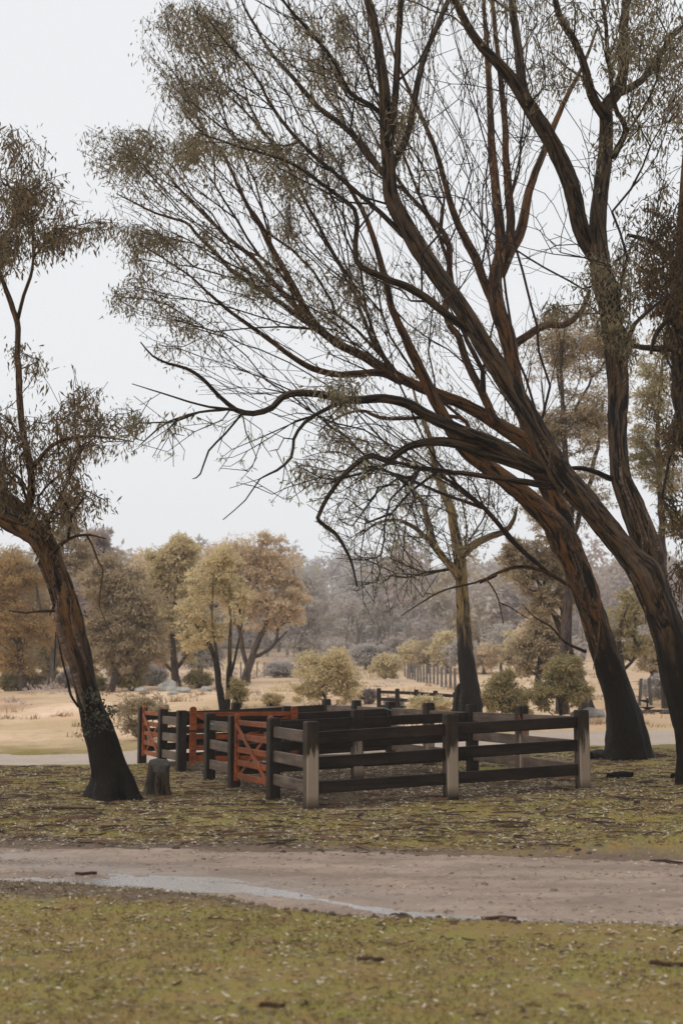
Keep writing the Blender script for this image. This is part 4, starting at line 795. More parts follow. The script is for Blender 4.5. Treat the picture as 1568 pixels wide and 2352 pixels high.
# right-hand tree half outside the frame, its leaves hanging into the picture
rs = np.random.RandomState(15); YK = 24.5
K_ = [arch([('F', 1660, 1740, 32), ('F', 1650, 1500, 28), ('F', 1620, 1250, 25), ('F', 1585, 1050, 22), ('F', 1562, 900, 20), ('F', 1560, 750, 19), ('F', 1566, 600, 17), ('F', 1575, 400, 14), ('F', 1600, 100, 9), ('F', 1610, -100, 5)], YK, YK + .4),
      arch([('F', 1580, 1000, 12), ('F', 1600, 750, 12), ('4', 1568, 210, 17), ('4', 1480, 250, 14), ('4', 1420, 330, 12), ('4', 1400, 420, 8)], YK, YK - 1.2),
      arch([('F', 1564, 800, 10), ('F', 1500, 800, 8), ('F', 1440, 790, 5)], YK, YK - .6),
      arch([('F', 1568, 620, 9), ('F', 1500, 560, 7), ('F', 1440, 540, 4)], YK + .1, YK - .8)]
lf = np.vstack([cloud(rs, 1530, 560, 100, 100, YK - .5, .6, 230), cloud(rs, 1490, 660, 95, 60, YK - .5, .6, 80), cloud(rs, 1545, 760, 60, 120, YK, .6, 50), cloud(rs, 1545, 950, 60, 110, YK, .7, 60), cloud(rs, 1550, 1330, 45, 80, YK - .4, .5, 60),
                cloud(rs, 1545, 1180, 40, 70, YK, .5, 30), cloud(rs, 1640, 600, 90, 200, YK, 1., 60), cloud(rs, 1620, 1150, 80, 200, YK, 1., 50), cloud(rs, 1560, 250, 90, 120, YK, .8, 50)])
make_tree('gum_tree', 'dark gum tree mostly outside the right edge, dense leaves hanging in', K_, M['barkB'], M['twig_dark'], M['leafK'], None, lf, 25, nleaf=15, sig=.15, leafL=.13, leafW=.028, bf=.3, r0=.005)

# ------------------------------------------------------------------ trees and shrubs further back
def blob_tree(name, label, base, blobs, leafm, bark, seed, trunks=None, nclump=70, nleaf=60, leafL=.26, leafW=.10, cr=.17, depth=None, cat='tree', group=None, tr=.22, droop=.5, r0=.016, fill=.42):
    """base (px, py); blobs [(cx, cy, rx, ry)] in the frame; trunk polylines [(px, py, half width)]"""
    rs = np.random.RandomState(seed); g = hit(*base) if len(base) == 2 else np.array(base); Y = g[1]; sc = Y / FP
    root = empty(name, g, label, cat, group)
    if depth is None: depth = np.mean([b[2] for b in blobs]) * sc
    area = np.array([b[2] * b[3] for b in blobs], float); nc = np.maximum(3, (nclump * area / area.sum())).astype(int); cents = []; crs = []
    for (cx, cy, rx, ry), n in zip(blobs, nc):
        d = rs.normal(size=(n, 3)); d[:, 2] += .25; d /= np.linalg.norm(d, axis=1)[:, None]; r = np.where(rs.rand(n) < fill, rs.uniform(.2, .75, n), rs.uniform(.78, 1., n))[:, None]
        c0 = at(cx, cy, Y); rad = np.array([rx * sc, min(depth, rx * sc * 1.1), ry * sc])
        cents.append(c0 + d * r * rad * .9 * (.72 + .5 * rs.rand(n, 1))); crs.append(np.full(n, 1.) * cr * min(1.6, (rad[0] * rad[2]) ** .5 / (np.sqrt(area.mean()) * sc)) * np.sqrt(area.max()) * sc * rs.uniform(.5, 1.6, n))
    cents = np.vstack(cents); crs = np.concatenate(crs)
    nodes, dirs, pl, hr = [], [], [], []
    top = at(np.mean([b[0] for b in blobs]), np.mean([b[1] for b in blobs]), Y)
    if trunks is None: P = [np.array([[g[0], g[1], g[2] - .2, tr], [*(g * .6 + top * .4), tr * .75], [*(g * .15 + top * .85), tr * .4]])]
    else:
        P = []
        for t in trunks:
            t = np.array(t, float); q = at(t[:, 0], t[:, 1], Y + rs.uniform(-.3, .3) * 0 + np.linspace(0, rs.uniform(-.6, .6), len(t))); P.append(np.hstack([q, (t[:, 2] * sc)[:, None]]))
        P[0][0, 2] = g[2] - .25
    for k, p in enumerate(P):
        C = catmull(p, .35); nj = len(C); C[:, :3] += rs.normal(size=(nj, 3)) * .02
        v, f, bk = tube(C[:, :3], np.maximum(C[:, 3], .01), 9, seed + k, .10, flare=(.5, .5, 4) if k == 0 and cat == 'tree' else None)
        me = mesh_from('trunk' if k == 0 else 'stem', v, f, True); attr_vec(me, 'bk', bk); obj('trunk' if k == 0 else 'stem', me, bark, root)
        dd = np.gradient(C[:, :3], axis=0); dd /= np.linalg.norm(dd, axis=1)[:, None] + 1e-9; arc = np.concatenate([[0], np.cumsum(np.linalg.norm(np.diff(C[:, :3], axis=0), axis=1))])
        for q in range(len(C)):
            if arc[q] < arc[-1] * .3 and cat == 'tree': continue
            nodes.append(C[q, :3]); dirs.append(dd[q]); pl.append(arc[q]); hr.append(C[q, 3])
    pos, par, leaf = grow(nodes, dirs, pl, cents, .4, .5, max(.3, crs.mean() * .7), .08, rs)
    rad_ = np.minimum(radii(par, len(nodes), r0, 2.3), tr * .6)
    v, f = twig_mesh(pos, par, rad_, len(nodes), np.array(hr)); me = mesh_from('branches', v, f, True); attr_vec(me, 'bk', v * 1.5); tag(obj('branches', me, bark, root), kind='stuff')
    far = cat == 'tree' and leafL > .25; n = int(nleaf * (2.1 if far else 1.2)); leafL, leafW = (leafL * .62, leafW * .55) if far else (leafL * .85, leafW * .8); k = len(cents) * n; d = rs.normal(size=(k, 3)); d[:, 2] = np.abs(d[:, 2]) * .9 - .25; d /= np.linalg.norm(d, axis=1)[:, None]
    r = rs.uniform(.45, 1.1, k) ** .7 * np.where(rs.rand(k) < .12, rs.uniform(1., 1.5, k), 1.); b = np.repeat(cents, n, 0) + d * (r * np.repeat(crs, n))[:, None] * np.array([1.15, 1.15, .85])
    dv = d * .6 + rs.normal(size=(k, 3)) * .5 + np.array([0, 0, -droop]); dv /= np.linalg.norm(dv, axis=1)[:, None]
    v, f = leaves(b, dv, leafL * rs.uniform(.6, 1.3, k), leafW * rs.uniform(.7, 1.3, k), rs, d + np.array([0, 0, .35]))
    tag(obj('crown', mesh_from('crown', v, f), leafm, root), kind='stuff')
    return root
bt = blob_tree; GB = 'trees across the paddock'
bt('gum_tree', 'broad apricot crowned tree with dark forked trunk across the paddock', (562, 1573), [(680, 1370, 40, 60), (610, 1270, 60, 45), (560, 1300, 90, 70), (630, 1330, 75, 75), (520, 1340, 65, 70), (650, 1410, 55, 60), (590, 1400, 90, 70), (500, 1290, 50, 55)], M['apricot'], M['barkE'], 31,
   [[(562, 1575, 11), (568, 1540, 9), (590, 1480, 7), (612, 1430, 5), (620, 1370, 3)], [(568, 1540, 6), (556, 1480, 5), (545, 1420, 4), (540, 1340, 2)], [(580, 1510, 5), (620, 1490, 4), (660, 1450, 2)]], nclump=240, nleaf=80, leafL=.32, leafW=.11, cr=.18, group=GB)
bt('gum_tree', 'golden tree with thick black trunk beside the grey boulders', (405, 1582), [(440, 1480, 40, 40), (360, 1480, 40, 45), (405, 1290, 58, 60), (370, 1330, 45, 60), (430, 1370, 55, 70), (390, 1430, 55, 60), (420, 1270, 40, 45)], M['gold'], M['barkE'], 32,
   [[(407, 1583, 11), (404, 1545, 9), (398, 1490, 6), (400, 1420, 4), (405, 1340, 2)], [(402, 1540, 5), (430, 1500, 4), (445, 1450, 2)], [(404, 1550, 4), (370, 1515, 3), (345, 1500, 1.5)]], nclump=190, nleaf=75, leafL=.32, leafW=.11, cr=.2, group=GB)
bt('gum_tree', 'dense brown tree with low skirt of leaves left of the boulders', (255, 1590), [(285, 1390, 80, 95), (240, 1330, 55, 60), (245, 1460, 65, 75), (320, 1470, 60, 80), (290, 1520, 60, 45)], M['brown'], M['barkE'], 33,
   [[(250, 1590, 9), (265, 1550, 8), (272, 1480, 6), (275, 1380, 3)]], nclump=240, nleaf=80, leafL=.32, leafW=.11, cr=.18, group=GB)
bt('gum_tree', 'young many-stemmed gold tree standing behind the middle of the pen', (509, 1633), [(500, 1330, 60, 60), (545, 1380, 38, 75), (450, 1400, 45, 55), (480, 1450, 60, 45), (520, 1290, 40, 40), (430, 1470, 30, 35)], M['gold'], M['barkD'], 34,
   [[(512, 1636, 8), (500, 1550, 6), (480, 1480, 5), (440, 1420, 3), (420, 1370, 1.5)], [(522, 1634, 7), (527, 1550, 5), (530, 1450, 4), (528, 1340, 2)], [(512, 1620, 6), (500, 1520, 4), (488, 1420, 3), (490, 1320, 1.5)], [(527, 1560, 3), (548, 1480, 2.5), (560, 1400, 1.5)]], nclump=120, nleaf=60, leafL=.2, leafW=.06, cr=.20, fill=.5, r0=.01, group=GB)
bt('gum_tree', 'tall brown tree with bare pale stem behind the leaning trunk', (120, 1588), [(150, 1270, 65, 60), (200, 1290, 50, 60), (100, 1330, 60, 60), (170, 1210, 50, 40)], M['brown'], M['bark_pale'], 35,
   [[(116, 1588, 8), (125, 1500, 7), (150, 1400, 6), (146, 1310, 5), (140, 1220, 3)], [(125, 1500, 5), (100, 1430, 4), (85, 1350, 2)]], nclump=90, nleaf=60, leafL=.28, leafW=.1, cr=.2, group=GB)
bt('gum_tree', 'rust gold tree filling the left edge under the leaning trunk', (60, 1592), [(40, 1330, 75, 70), (20, 1430, 70, 80), (80, 1450, 50, 60), (-30, 1380, 80, 110), (30, 1520, 60, 50)], M['rust'], M['barkE'], 36,
   [[(55, 1592, 9), (50, 1530, 8), (40, 1440, 6), (35, 1350, 3)]], nclump=150, nleaf=70, leafL=.28, leafW=.09, cr=.18, group=GB)
bt('gum_tree', 'brown tree with reddish tinge rising behind the dense brown tree', (205, 1578), [(215, 1300, 55, 75), (180, 1400, 55, 70), (230, 1250, 40, 40)], M['mauve'], M['barkE'], 37, nclump=80, nleaf=60, leafL=.36, leafW=.13, cr=.22, tr=.2, group=GB)
for k, (x, yb, H, m_, lb) in enumerate([(330, 1566, 1270, 'apricot', 'pale apricot tree filling the gap between the brown and golden trees'), (460, 1564, 1290, 'sage', 'sage tree behind the gap between golden and apricot trees'), (15, 1575, 1260, 'brown', 'brown tree at the left edge behind the rust gold tree'), (170, 1570, 1330, 'rust', 'rust tree low behind the bare pale stem'),
                                   (690, 1552, 1290, 'sage', 'tall pale grey tree behind the apricot tree, on its right'), (270, 1562, 1290, 'sage', 'pale tree rising behind the dense brown tree'), (110, 1566, 1370, 'olive', 'olive tree low behind the leaning trunk')]):
    r = (yb - H) * .20; bt('gum_tree', lb, (x, yb), [(x, H + r * 1.0, r, r), (x - r * .6, H + r * 2., r * .9, r), (x + r * .6, H + r * 2.1, r * .9, r), (x, H + r * 3.2, r * 1.1, r * 1.1), (x + r * .3, H + r * 4.1, r, r * .7)], M[m_], M['barkE'], 110 + k, nclump=130, nleaf=60, leafL=.42, leafW=.15, cr=.3, tr=.2, group=GB)
bt('gum_tree', 'shaggy brown tree leaning left behind the leaning right trunk', (1338, 1632), [(1210, 1320, 60, 55), (1180, 1270, 45, 40), (1260, 1290, 50, 60), (1240, 1390, 45, 45), (1290, 1350, 40, 60)], M['brown'], M['barkE'], 38,
   [[(1348, 1634, 16), (1330, 1560, 13), (1300, 1480, 9), (1262, 1390, 6), (1220, 1310, 3)], [(1310, 1500, 6), (1290, 1400, 4), (1290, 1300, 2)]], nclump=240, nleaf=60, leafL=.17, leafW=.05, cr=.17, fill=.5, r0=.01)
bt('gum_tree', 'olive brown tree between the two leaning right trunks', (1430, 1600), [(1380, 1450, 30, 50), (1400, 1530, 34, 34), (1440, 1420, 48, 50), (1415, 1480, 40, 45), (1450, 1370, 35, 35), (1460, 1490, 35, 45)], M['olive'], M['barkE'], 39,
   [[(1425, 1600, 7), (1430, 1540, 6), (1420, 1460, 4), (1440, 1390, 2)], [(1430, 1540, 4), (1465, 1500, 3), (1480, 1470, 1.5)]], nclump=110, nleaf=55, leafL=.2, leafW=.06, cr=.2, fill=.45)
bt('gum_tree', 'tall tree of loose golden brown leaves behind the right trunks', (1290, 1640), [(1290, 810, 100, 120), (1350, 980, 110, 120), (1250, 1010, 70, 100), (1390, 800, 80, 100), (1320, 1150, 100, 80), (1240, 1170, 60, 70)], M['brown'], M['barkE'], 40,
   [[(1290, 1642, 14), (1300, 1450, 12), (1310, 1250, 10), (1300, 1080, 8), (1290, 900, 5), (1285, 760, 2)], [(1310, 1250, 7), (1360, 1080, 5), (1385, 920, 3)], [(1300, 1100, 5), (1255, 980, 3), (1245, 880, 2)]], nclump=640, nleaf=46, leafL=.16, leafW=.045, cr=.12, fill=.7, r0=.008)
bt('gum_tree', 'tall loose brown tree at the right edge behind the hanging leaves', (1520, 1625), [(1500, 900, 75, 130), (1520, 1080, 80, 120), (1560, 780, 90, 120), (1470, 1040, 50, 100), (1540, 1200, 50, 60)], M['olive'], M['barkE'], 41,
   [[(1530, 1625, 12), (1525, 1400, 10), (1515, 1150, 8), (1510, 950, 5), (1530, 760, 2)]], nclump=380, nleaf=44, leafL=.16, leafW=.045, cr=.13, fill=.7, r0=.008)
bt('gum_tree', 'brown olive tree low behind the shaggy leaning tree', (1235, 1600), [(1235, 1480, 50, 55), (1200, 1520, 40, 40), (1275, 1510, 40, 50), (1240, 1430, 36, 36)], M['brown'], M['barkE'], 43, nclump=120, nleaf=55, leafL=.24, leafW=.08, cr=.2, tr=.14)
bt('gum_tree', 'brown bushy tree beyond the fire stand at right', (1480, 1590), [(1490, 1510, 55, 55), (1550, 1530, 50, 60), (1530, 1460, 50, 50)], M['brown'], M['barkE'], 42, nclump=90, nleaf=55, leafL=.3, leafW=.1, cr=.2, tr=.15)
# shrubs
def shrub(label, base, blobs, m, seed, **k):
    kw = dict(nclump=70, nleaf=60, leafL=.12, leafW=.04, cr=.2, cat='shrub', tr=.035, r0=.006, fill=.4); kw.update(k)
    g = hit(*base); sc = g[1] / FP; rs_ = np.random.RandomState(seed); cx = np.mean([b[0] for b in blobs]); cy = np.mean([b[1] for b in blobs])
    tr_ = [[(base[0] + rs_.uniform(-4, 4), base[1] + 3, .03 / sc), (base[0] + rs_.uniform(-12, 12), (base[1] + cy) / 2, .022 / sc), (cx + rs_.uniform(-.5, .5) * blobs[0][2], cy, .012 / sc)] for _ in range(5)]
    return bt('shrub', label, base, blobs, M[m], M['barkE'], seed, tr_, **kw)
shrub('round golden shrub standing just beyond the middle of the pen', (752, 1624), [(750, 1555, 75, 55), (700, 1590, 38, 34), (800, 1585, 34, 38), (770, 1525, 45, 34)], 'gold', 51, nclump=120, nleaf=75, leafL=.16, leafW=.05)
shrub('loose brown shrub between the leaning tree and the far gate', (325, 1702), [(330, 1625, 60, 36), (290, 1645, 38, 40), (370, 1640, 34, 32), (320, 1680, 50, 26)], 'brown', 52, nclump=100, nleaf=55, leafL=.11, leafW=.04, fill=.6)
shrub('small gold shrub far out in the straw paddock', (885, 1567), [(885, 1530, 36, 30)], 'gold', 53, leafL=.3, leafW=.1)
shrub('small olive shrub at the foot of the many-stemmed tree', (547, 1632), [(545, 1590, 24, 36)], 'olive', 54, nclump=50)
shrub('broad olive shrub right of the upright trunk behind the pen', (1160, 1655), [(1150, 1590, 45, 42), (1130, 1610, 32, 36), (1195, 1610, 36, 38), (1165, 1555, 20, 24)], 'olive', 55, nclump=120, leafL=.15, leafW=.05)
shrub('tall open olive shrub behind the right end of the pen', (1290, 1652), [(1290, 1560, 52, 46), (1255, 1600, 36, 34), (1330, 1590, 36, 40), (1300, 1530, 36, 28)], 'olive', 56, nclump=120, leafL=.15, leafW=.05)
shrub('low mauve brown shrub behind the iron fire stand', (1515, 1605), [(1510, 1580, 36, 25)], 'sage', 57, nclump=50, leafL=.2, leafW=.06)
shrub('low straw shrub half hidden by the back rails', (985, 1650), [(960, 1620, 35, 22), (1010, 1620, 30, 22)], 'gold', 58, nclump=60, leafL=.13)
shrub('small straw shrub left of the round golden shrub', (620, 1622), [(628, 1606, 24, 16)], 'gold', 59, nclump=40, leafL=.12)
shrub('low dark red tussock near the far rail fence', (845, 1618), [(845, 1600, 20, 16)], 'mauve', 60, nclump=30, leafL=.16)
shrub('low dark red tussock right of the far rail fence end', (905, 1630), [(905, 1612, 20, 12)], 'mauve', 61, nclump=30, leafL=.16)
for k, (x, yb, rx, ry, m_, lb) in enumerate([(75, 1590, 40, 26, 'brown', 'low brown bush at the foot of the rust gold tree'), (165, 1586, 36, 22, 'mauve', 'low mauve bush behind the leaning trunk, across the paddock'), (300, 1588, 36, 24, 'olive', 'low olive bush at the foot of the dense brown tree'),
                               (352, 1578, 30, 26, 'sage', 'pale bush between the dense brown tree and the black trunk'), (455, 1582, 30, 20, 'olive', 'low olive bush right of the black trunk'), (640, 1560, 40, 22, 'sage', 'pale low bush right of the apricot tree, by the far wire fence'), (215, 1590, 26, 18, 'olive', 'small olive bush left of the dense brown tree trunk'), (20, 1592, 36, 26, 'olive', 'olive bush at the left edge across the paddock')]):
    shrub(lb, (x, yb), [(x, yb - ry, rx, ry), (x + rx * .4, yb - ry * .8, rx * .6, ry * .7)], m_, 140 + k, nclump=45, nleaf=55, leafL=.24, leafW=.09)
# young trees along the foot of the hill
row = [(985, 1546, 1510, 24), (1025, 1548, 1500, 30), (1065, 1550, 1508, 26), (1110, 1550, 1512, 28), (1150, 1548, 1495, 30), (1195, 1550, 1500, 34), (1238, 1552, 1470, 40), (1270, 1548, 1495, 30), (840, 1540, 1512, 26), (905, 1540, 1508, 26), (945, 1543, 1512, 22), (780, 1535, 1505, 28), (730, 1530, 1500, 28)]
wh = ['brown', 'gold', 'sage', 'apricot', 'sage', 'gold', 'apricot', 'brown', 'sage', 'mauve', 'gold', 'mauve', 'sage']
order = sorted(range(len(row)), key=lambda k: row[k][0])
words = ['leftmost', 'second', 'third', 'fourth', 'fifth', 'sixth', 'seventh', 'eighth', 'ninth', 'tenth', 'eleventh', 'twelfth', 'rightmost']
for k, (x, yb, yc, r) in enumerate(row):
    q = words[order.index(k)]; lb = f'{q} small pale tree in the row at the foot of the hill' + ('' if q in ('leftmost', 'rightmost') else ', from the left')
    bt('young_tree', lb, (x, yb), [(x, yc - 8, r * 1.25, (yb - yc) * .95), (x + r * .6, yc + 4, r * .9, r * .85), (x - r * .5, yc - 2, r * .8, r * .9)], M[wh[k]], M['barkE'], 70 + k, nclump=44, nleaf=45, leafL=.5, leafW=.18, cr=.27, tr=.14, cat='tree', group='small trees at the foot of the hill')

# ------------------------------------------------------------------ the wooded hill: one mass
def wood():
    rs = np.random.RandomState(77); VL, FL, VT, FT = [], [], [], []; nl = nt_ = 0; tpl = []
    for k in range(9):
        H = rs.uniform(9, 14); nc = 26; d = rs.normal(size=(nc, 3)); d /= np.linalg.norm(d, axis=1)[:, None]
        c = d * rs.uniform(.5, 1, (nc, 1)) * np.array([2.4, 2.4, H * .27]) + np.array([0, 0, H * .66])
        n = 17; e = rs.normal(size=(nc * n, 3)); e[:, 2] = np.abs(e[:, 2]) - .3; e /= np.linalg.norm(e, axis=1)[:, None]
        b = np.repeat(c, n, 0) + e * rs.uniform(.5, 1.1, (nc * n, 1)) * rs.uniform(.8, 1.3); dv = e * .6 + rs.normal(size=e.shape) * .5 + np.array([0, 0, -.4]); dv /= np.linalg.norm(dv, axis=1)[:, None]
        lv = leaves(b, dv, rs.uniform(.6, 1.2, len(b)), rs.uniform(.24, .46, len(b)), rs, e + np.array([0, 0, .35]))
        TV, TF, o = [], [], 0
        for s in range(rs.randint(3, 6)):
            P = np.array([[0, 0, -.5], [rs.normal() * .25, rs.normal() * .25, H * .25], [rs.normal() * .7, rs.normal() * .7, H * .5], [rs.normal() * 1.3, rs.normal() * 1.3, H * rs.uniform(.6, .78)]])
            tv, tf, _ = tube(catmull(P, 1.5), np.linspace(.13, .03, len(catmull(P, 1.5))), 5, cap=False); TV.append(tv); TF.append(tf[0] + o); o += len(tv)
        tpl.append((lv, (np.vstack(TV), np.vstack(TF))))
    N = 1020; y = 146 + 274 * rs.rand(N) ** 1.15; y = np.sort(y); x = rs.uniform(-1, 1, N) * (.27 * y + 25)
    for X, Y in zip(x, y):
        if Y < 158 and X > -14 and rs.rand() < .5: continue
        (lv, lf), (tv, tf) = tpl[rs.randint(9)]; a = rs.uniform(0, 6.28); s = rs.uniform(.65, 1.15); R_ = np.array([[math.cos(a), -math.sin(a), 0], [math.sin(a), math.cos(a), 0], [0, 0, 1]]) * s
        off = np.array([X, Y, float(base_z(X, Y))]); grp = int(vnoise(X * .035, Y * .035, 9) * 3.999 + rs.normal() * .35) % 3
        thin = rs.rand() < .2; bush = rs.rand() < .45
        if bush: R_ = R_ @ np.diag([1.0, 1.0, .62]); off = off - np.array([0, 0, 2.6 * s]); tv = tv[:5]; tf = tf[:0]
        if thin: keep = slice(0, len(lf) // 5)
        VL.append((grp, lv @ R_.T + off)); m = len(lf) // 2; sub = lf if not thin else np.concatenate([lf[:m // 4], lf[m:m + m // 4]])
        FL.append((grp, sub)); VT.append(tv @ R_.T + off); FT.append(tf + nt_); nt_ += len(tv)
    V, F, mi, o = [], [], [], 0
    for (g, a), (_, b) in zip(VL, FL): V.append(a); F.append(b + o); mi.append(np.full(len(b), g)); o += len(a)
    ntri = o; me = mesh_from('hill_wood', np.vstack(V + VT), [np.vstack(F), np.vstack(FT) + o])
    for q in ('sage', 'mauve', 'brown', 'bark_pale'): me.materials.append(M[q])
    me.polygons.foreach_set('material_index', np.concatenate(mi + [np.full(len(np.vstack(FT)), 3)]).astype(np.int32)); me.update()
    attr_vec(me, 'bk', np.vstack(V + VT) * .6)
    o_ = bpy.data.objects.new('hill_wood', me); COL.objects.link(o_); tag(o_, 'hazy mauve grey wood covering the hill behind the paddock', 'woodland', kind='stuff')
wood()

# ------------------------------------------------------------------ far fences
def far_fence(name, label, pa, pb, n, h, pw, wires, mat, rail=None):
    a, b = hit(*pa), hit(*pb); root = empty(name, a, label, 'fence')
    vv, ff = post_local(pw, h, .3, pw * .08); me = mesh_from('fence_post', vv, ff); me.materials.append(M[mat]); rs = np.random.RandomState(n); tops = []
    for k in range(n):
        p = a + (b - a) * k / (n - 1); z = float(ground_z(p[0], p[1])); o = bpy.data.objects.new('post', me); COL.objects.link(o); o.parent = root; o.location = (p[0] - a[0], p[1] - a[1], z - a[2]); o.rotation_euler = (rs.normal() * .02, rs.normal() * .03, rs.uniform(0, .4)); tops.append(np.array([p[0], p[1], z]))
    for k in range(n - 1):
        if rail:
            for hh in rail: bar(tops[k] - a + np.array([0, -pw * .5, hh]), tops[k + 1] - a + np.array([0, -pw * .5, hh]), .05, .15, 'rail', M[mat], root)
    for hh in wires:
        v, f, _ = tube(np.array([t + np.array([0, 0, hh]) for t in tops]), .006, 4); obj('wire', mesh_from('wire', v, f), M['wire'], root)
far_fence('wire_fence', 'far post and wire fence behind the many-stemmed gold tree', (533, 1562), (705, 1542), 12, 1.1, .08, (.4, .7, 1.0), 'greypost')
far_fence('wire_fence', 'far wire fence of close grey posts left of the upright trunk', (930, 1562), (1056, 1590), 17, .95, .10, (.35, .85), 'greypost')
far_fence('wire_fence', 'low wire fence behind the fire stand at right', (1440, 1620), (1600, 1616), 7, .9, .09, (.3, .55, .8), 'greypost')
pa, pb = at(870, 1640, 46.)[:2], at(1045, 1640, 44.)[:2]
def railfence():
    a = np.array([pa[0], pa[1]]); b = np.array([pb[0], pb[1]]); a3 = np.array([a[0], a[1], float(ground_z(*a))]); root = empty('rail_fence', a3, 'dark post and rail fence beyond the pen, left of upright trunk', 'fence')
    vv, ff = post_local(.14, .74, .3, .012); me = mesh_from('fence_post', vv, ff); me.materials.append(M['post_dark']); T = []
    for k in range(5):
        p = a + (b - a) * k / 4; z = float(ground_z(*p)); o = bpy.data.objects.new('post', me); COL.objects.link(o); o.parent = root; o.location = (p[0] - a3[0], p[1] - a3[1], z - a3[2]); T.append(np.array([p[0] - a3[0], p[1] - a3[1], z - a3[2]]))
    for k in range(4):
        for hh in (.16, .39, .62): bar(T[k] + np.array([0, -.02, hh]), T[k + 1] + np.array([0, -.02, hh]), .04, .10, 'rail', M['post_dark'], root)
railfence()

# ------------------------------------------------------------------ rocks, stump, fire stand, logs
def rock(name, label, base, rpx, hpx, mat, seed, cat='rock', group=None):
    import bmesh
    g = hit(*base); sc = g[1] / FP; bm = bmesh.new(); bmesh.ops.create_icosphere(bm, subdivisions=3, radius=1); rs = np.random.RandomState(seed)
    K = [(rs.normal(size=3) * q, rs.uniform(0, 6.28), .22 / q ** .8) for q in (1.2, 1.6, 2.4, 3.5, 5) for _ in range(2)]
    for v_ in bm.verts:
        p = np.array(v_.co); s = 1 + sum(a * math.sin(float(p @ kk) + ph) for kk, ph, a in K) * .55
        v_.co = (p[0] * s * rpx * sc, p[1] * s * rpx * sc * .8, (p[2] * s * hpx * sc) + hpx * sc * .35)
    me = bpy.data.meshes.new(name); bm.to_mesh(me); bm.free(); me.materials.append(M[mat]); o = bpy.data.objects.new(name, me); COL.objects.link(o); o.location = g; tag(o, label, cat, group); return o
rock('boulder', 'pale white boulder between the right pen corner and leaning trunk', (1362, 1648), 26, 15, 'rock', 1)
rock('boulder', 'small pale boulder low beside the white boulder, behind the right rails', (1325, 1650), 13, 9, 'rock', 2)
rock('boulder', 'large grey green boulder left of the black trunk across the paddock', (385, 1588), 22, 17, 'rock', 3)
rock('boulder', 'flat grey boulder in front of the black trunk across the paddock', (418, 1592), 20, 9, 'rock', 4)
rock('boulder', 'small white boulder nearest the pen, below the black trunk', (396, 1597), 12, 6, 'rock', 5)
rock('boulder', 'grey boulder right of the black trunk, below the apricot tree', (470, 1588), 18, 9, 'rock', 6)
rock('boulder', 'small grey boulder at the foot of the brown tree', (325, 1592), 14, 8, 'rock', 7)
for k, (x, r) in enumerate(((1472, 10), (1492, 9), (1525, 12), (1545, 10), (1566, 12))):
    rock('hearth_stone', ['leftmost', 'second', 'third', 'fourth', 'rightmost'][k] + ' dark stone in the row under the iron fire stand' + ('' if k in (0, 4) else ', from the left'), (x, 1640), r, 6, 'rockdark', 20 + k, 'stone', 'hearth stones')
# iron fire stand
g = hit(1486, 1636); fs_ = empty('fire_stand', g, 'black iron fire stand with bowl and sloping plate at far right', 'fire stand'); s = g[1] / FP
def lathe(name, prof, n, mat, parent, loc=(0, 0, 0), rot=(0, 0, 0)):
    th = np.linspace(0, 2 * math.pi, n, endpoint=False); v = np.array([(r * math.cos(t), r * math.sin(t), z) for r, z in prof for t in th]); m_ = len(prof)
    i = np.arange((m_ - 1) * n); a = i // n * n; j = i % n; j2 = (j + 1) % n
    o = bpy.data.objects.new(name, mesh_from(name, v, [np.stack([a + j, a + j2, a + n + j2, a + n + j], -1), np.array([np.arange(n)[::-1], (m_ - 1) * n + np.arange(n)])], True)); COL.objects.link(o); o.data.materials.append(M[mat]); o.parent = parent; o.location = loc; o.rotation_euler = rot; return o
lathe('pole', [(.03, 0), (.03, 32 * s)], 8, 'metal', fs_)
lathe('bowl', [(.05, 5 * s), (10 * s, 8.5 * s), (18 * s, 11 * s), (18 * s, 12 * s), (12 * s, 11.4 * s), (.04, 8 * s)], 18, 'metal', fs_)
vv = np.array([(-22, -8, 27), (2, -8, 20), (2, 8, 20), (-22, 8, 27), (-22, -8, 28.3), (2, -8, 28), (2, 8, 28), (-22, 8, 28.3)]) * s
o = obj('sloping_plate', mesh_from('sloping_plate', vv, np.array([(0, 3, 2, 1), (4, 5, 6, 7), (0, 1, 5, 4), (1, 2, 6, 5), (2, 3, 7, 6), (3, 0, 4, 7)])), M['metal'], fs_, (0, 0, 0))

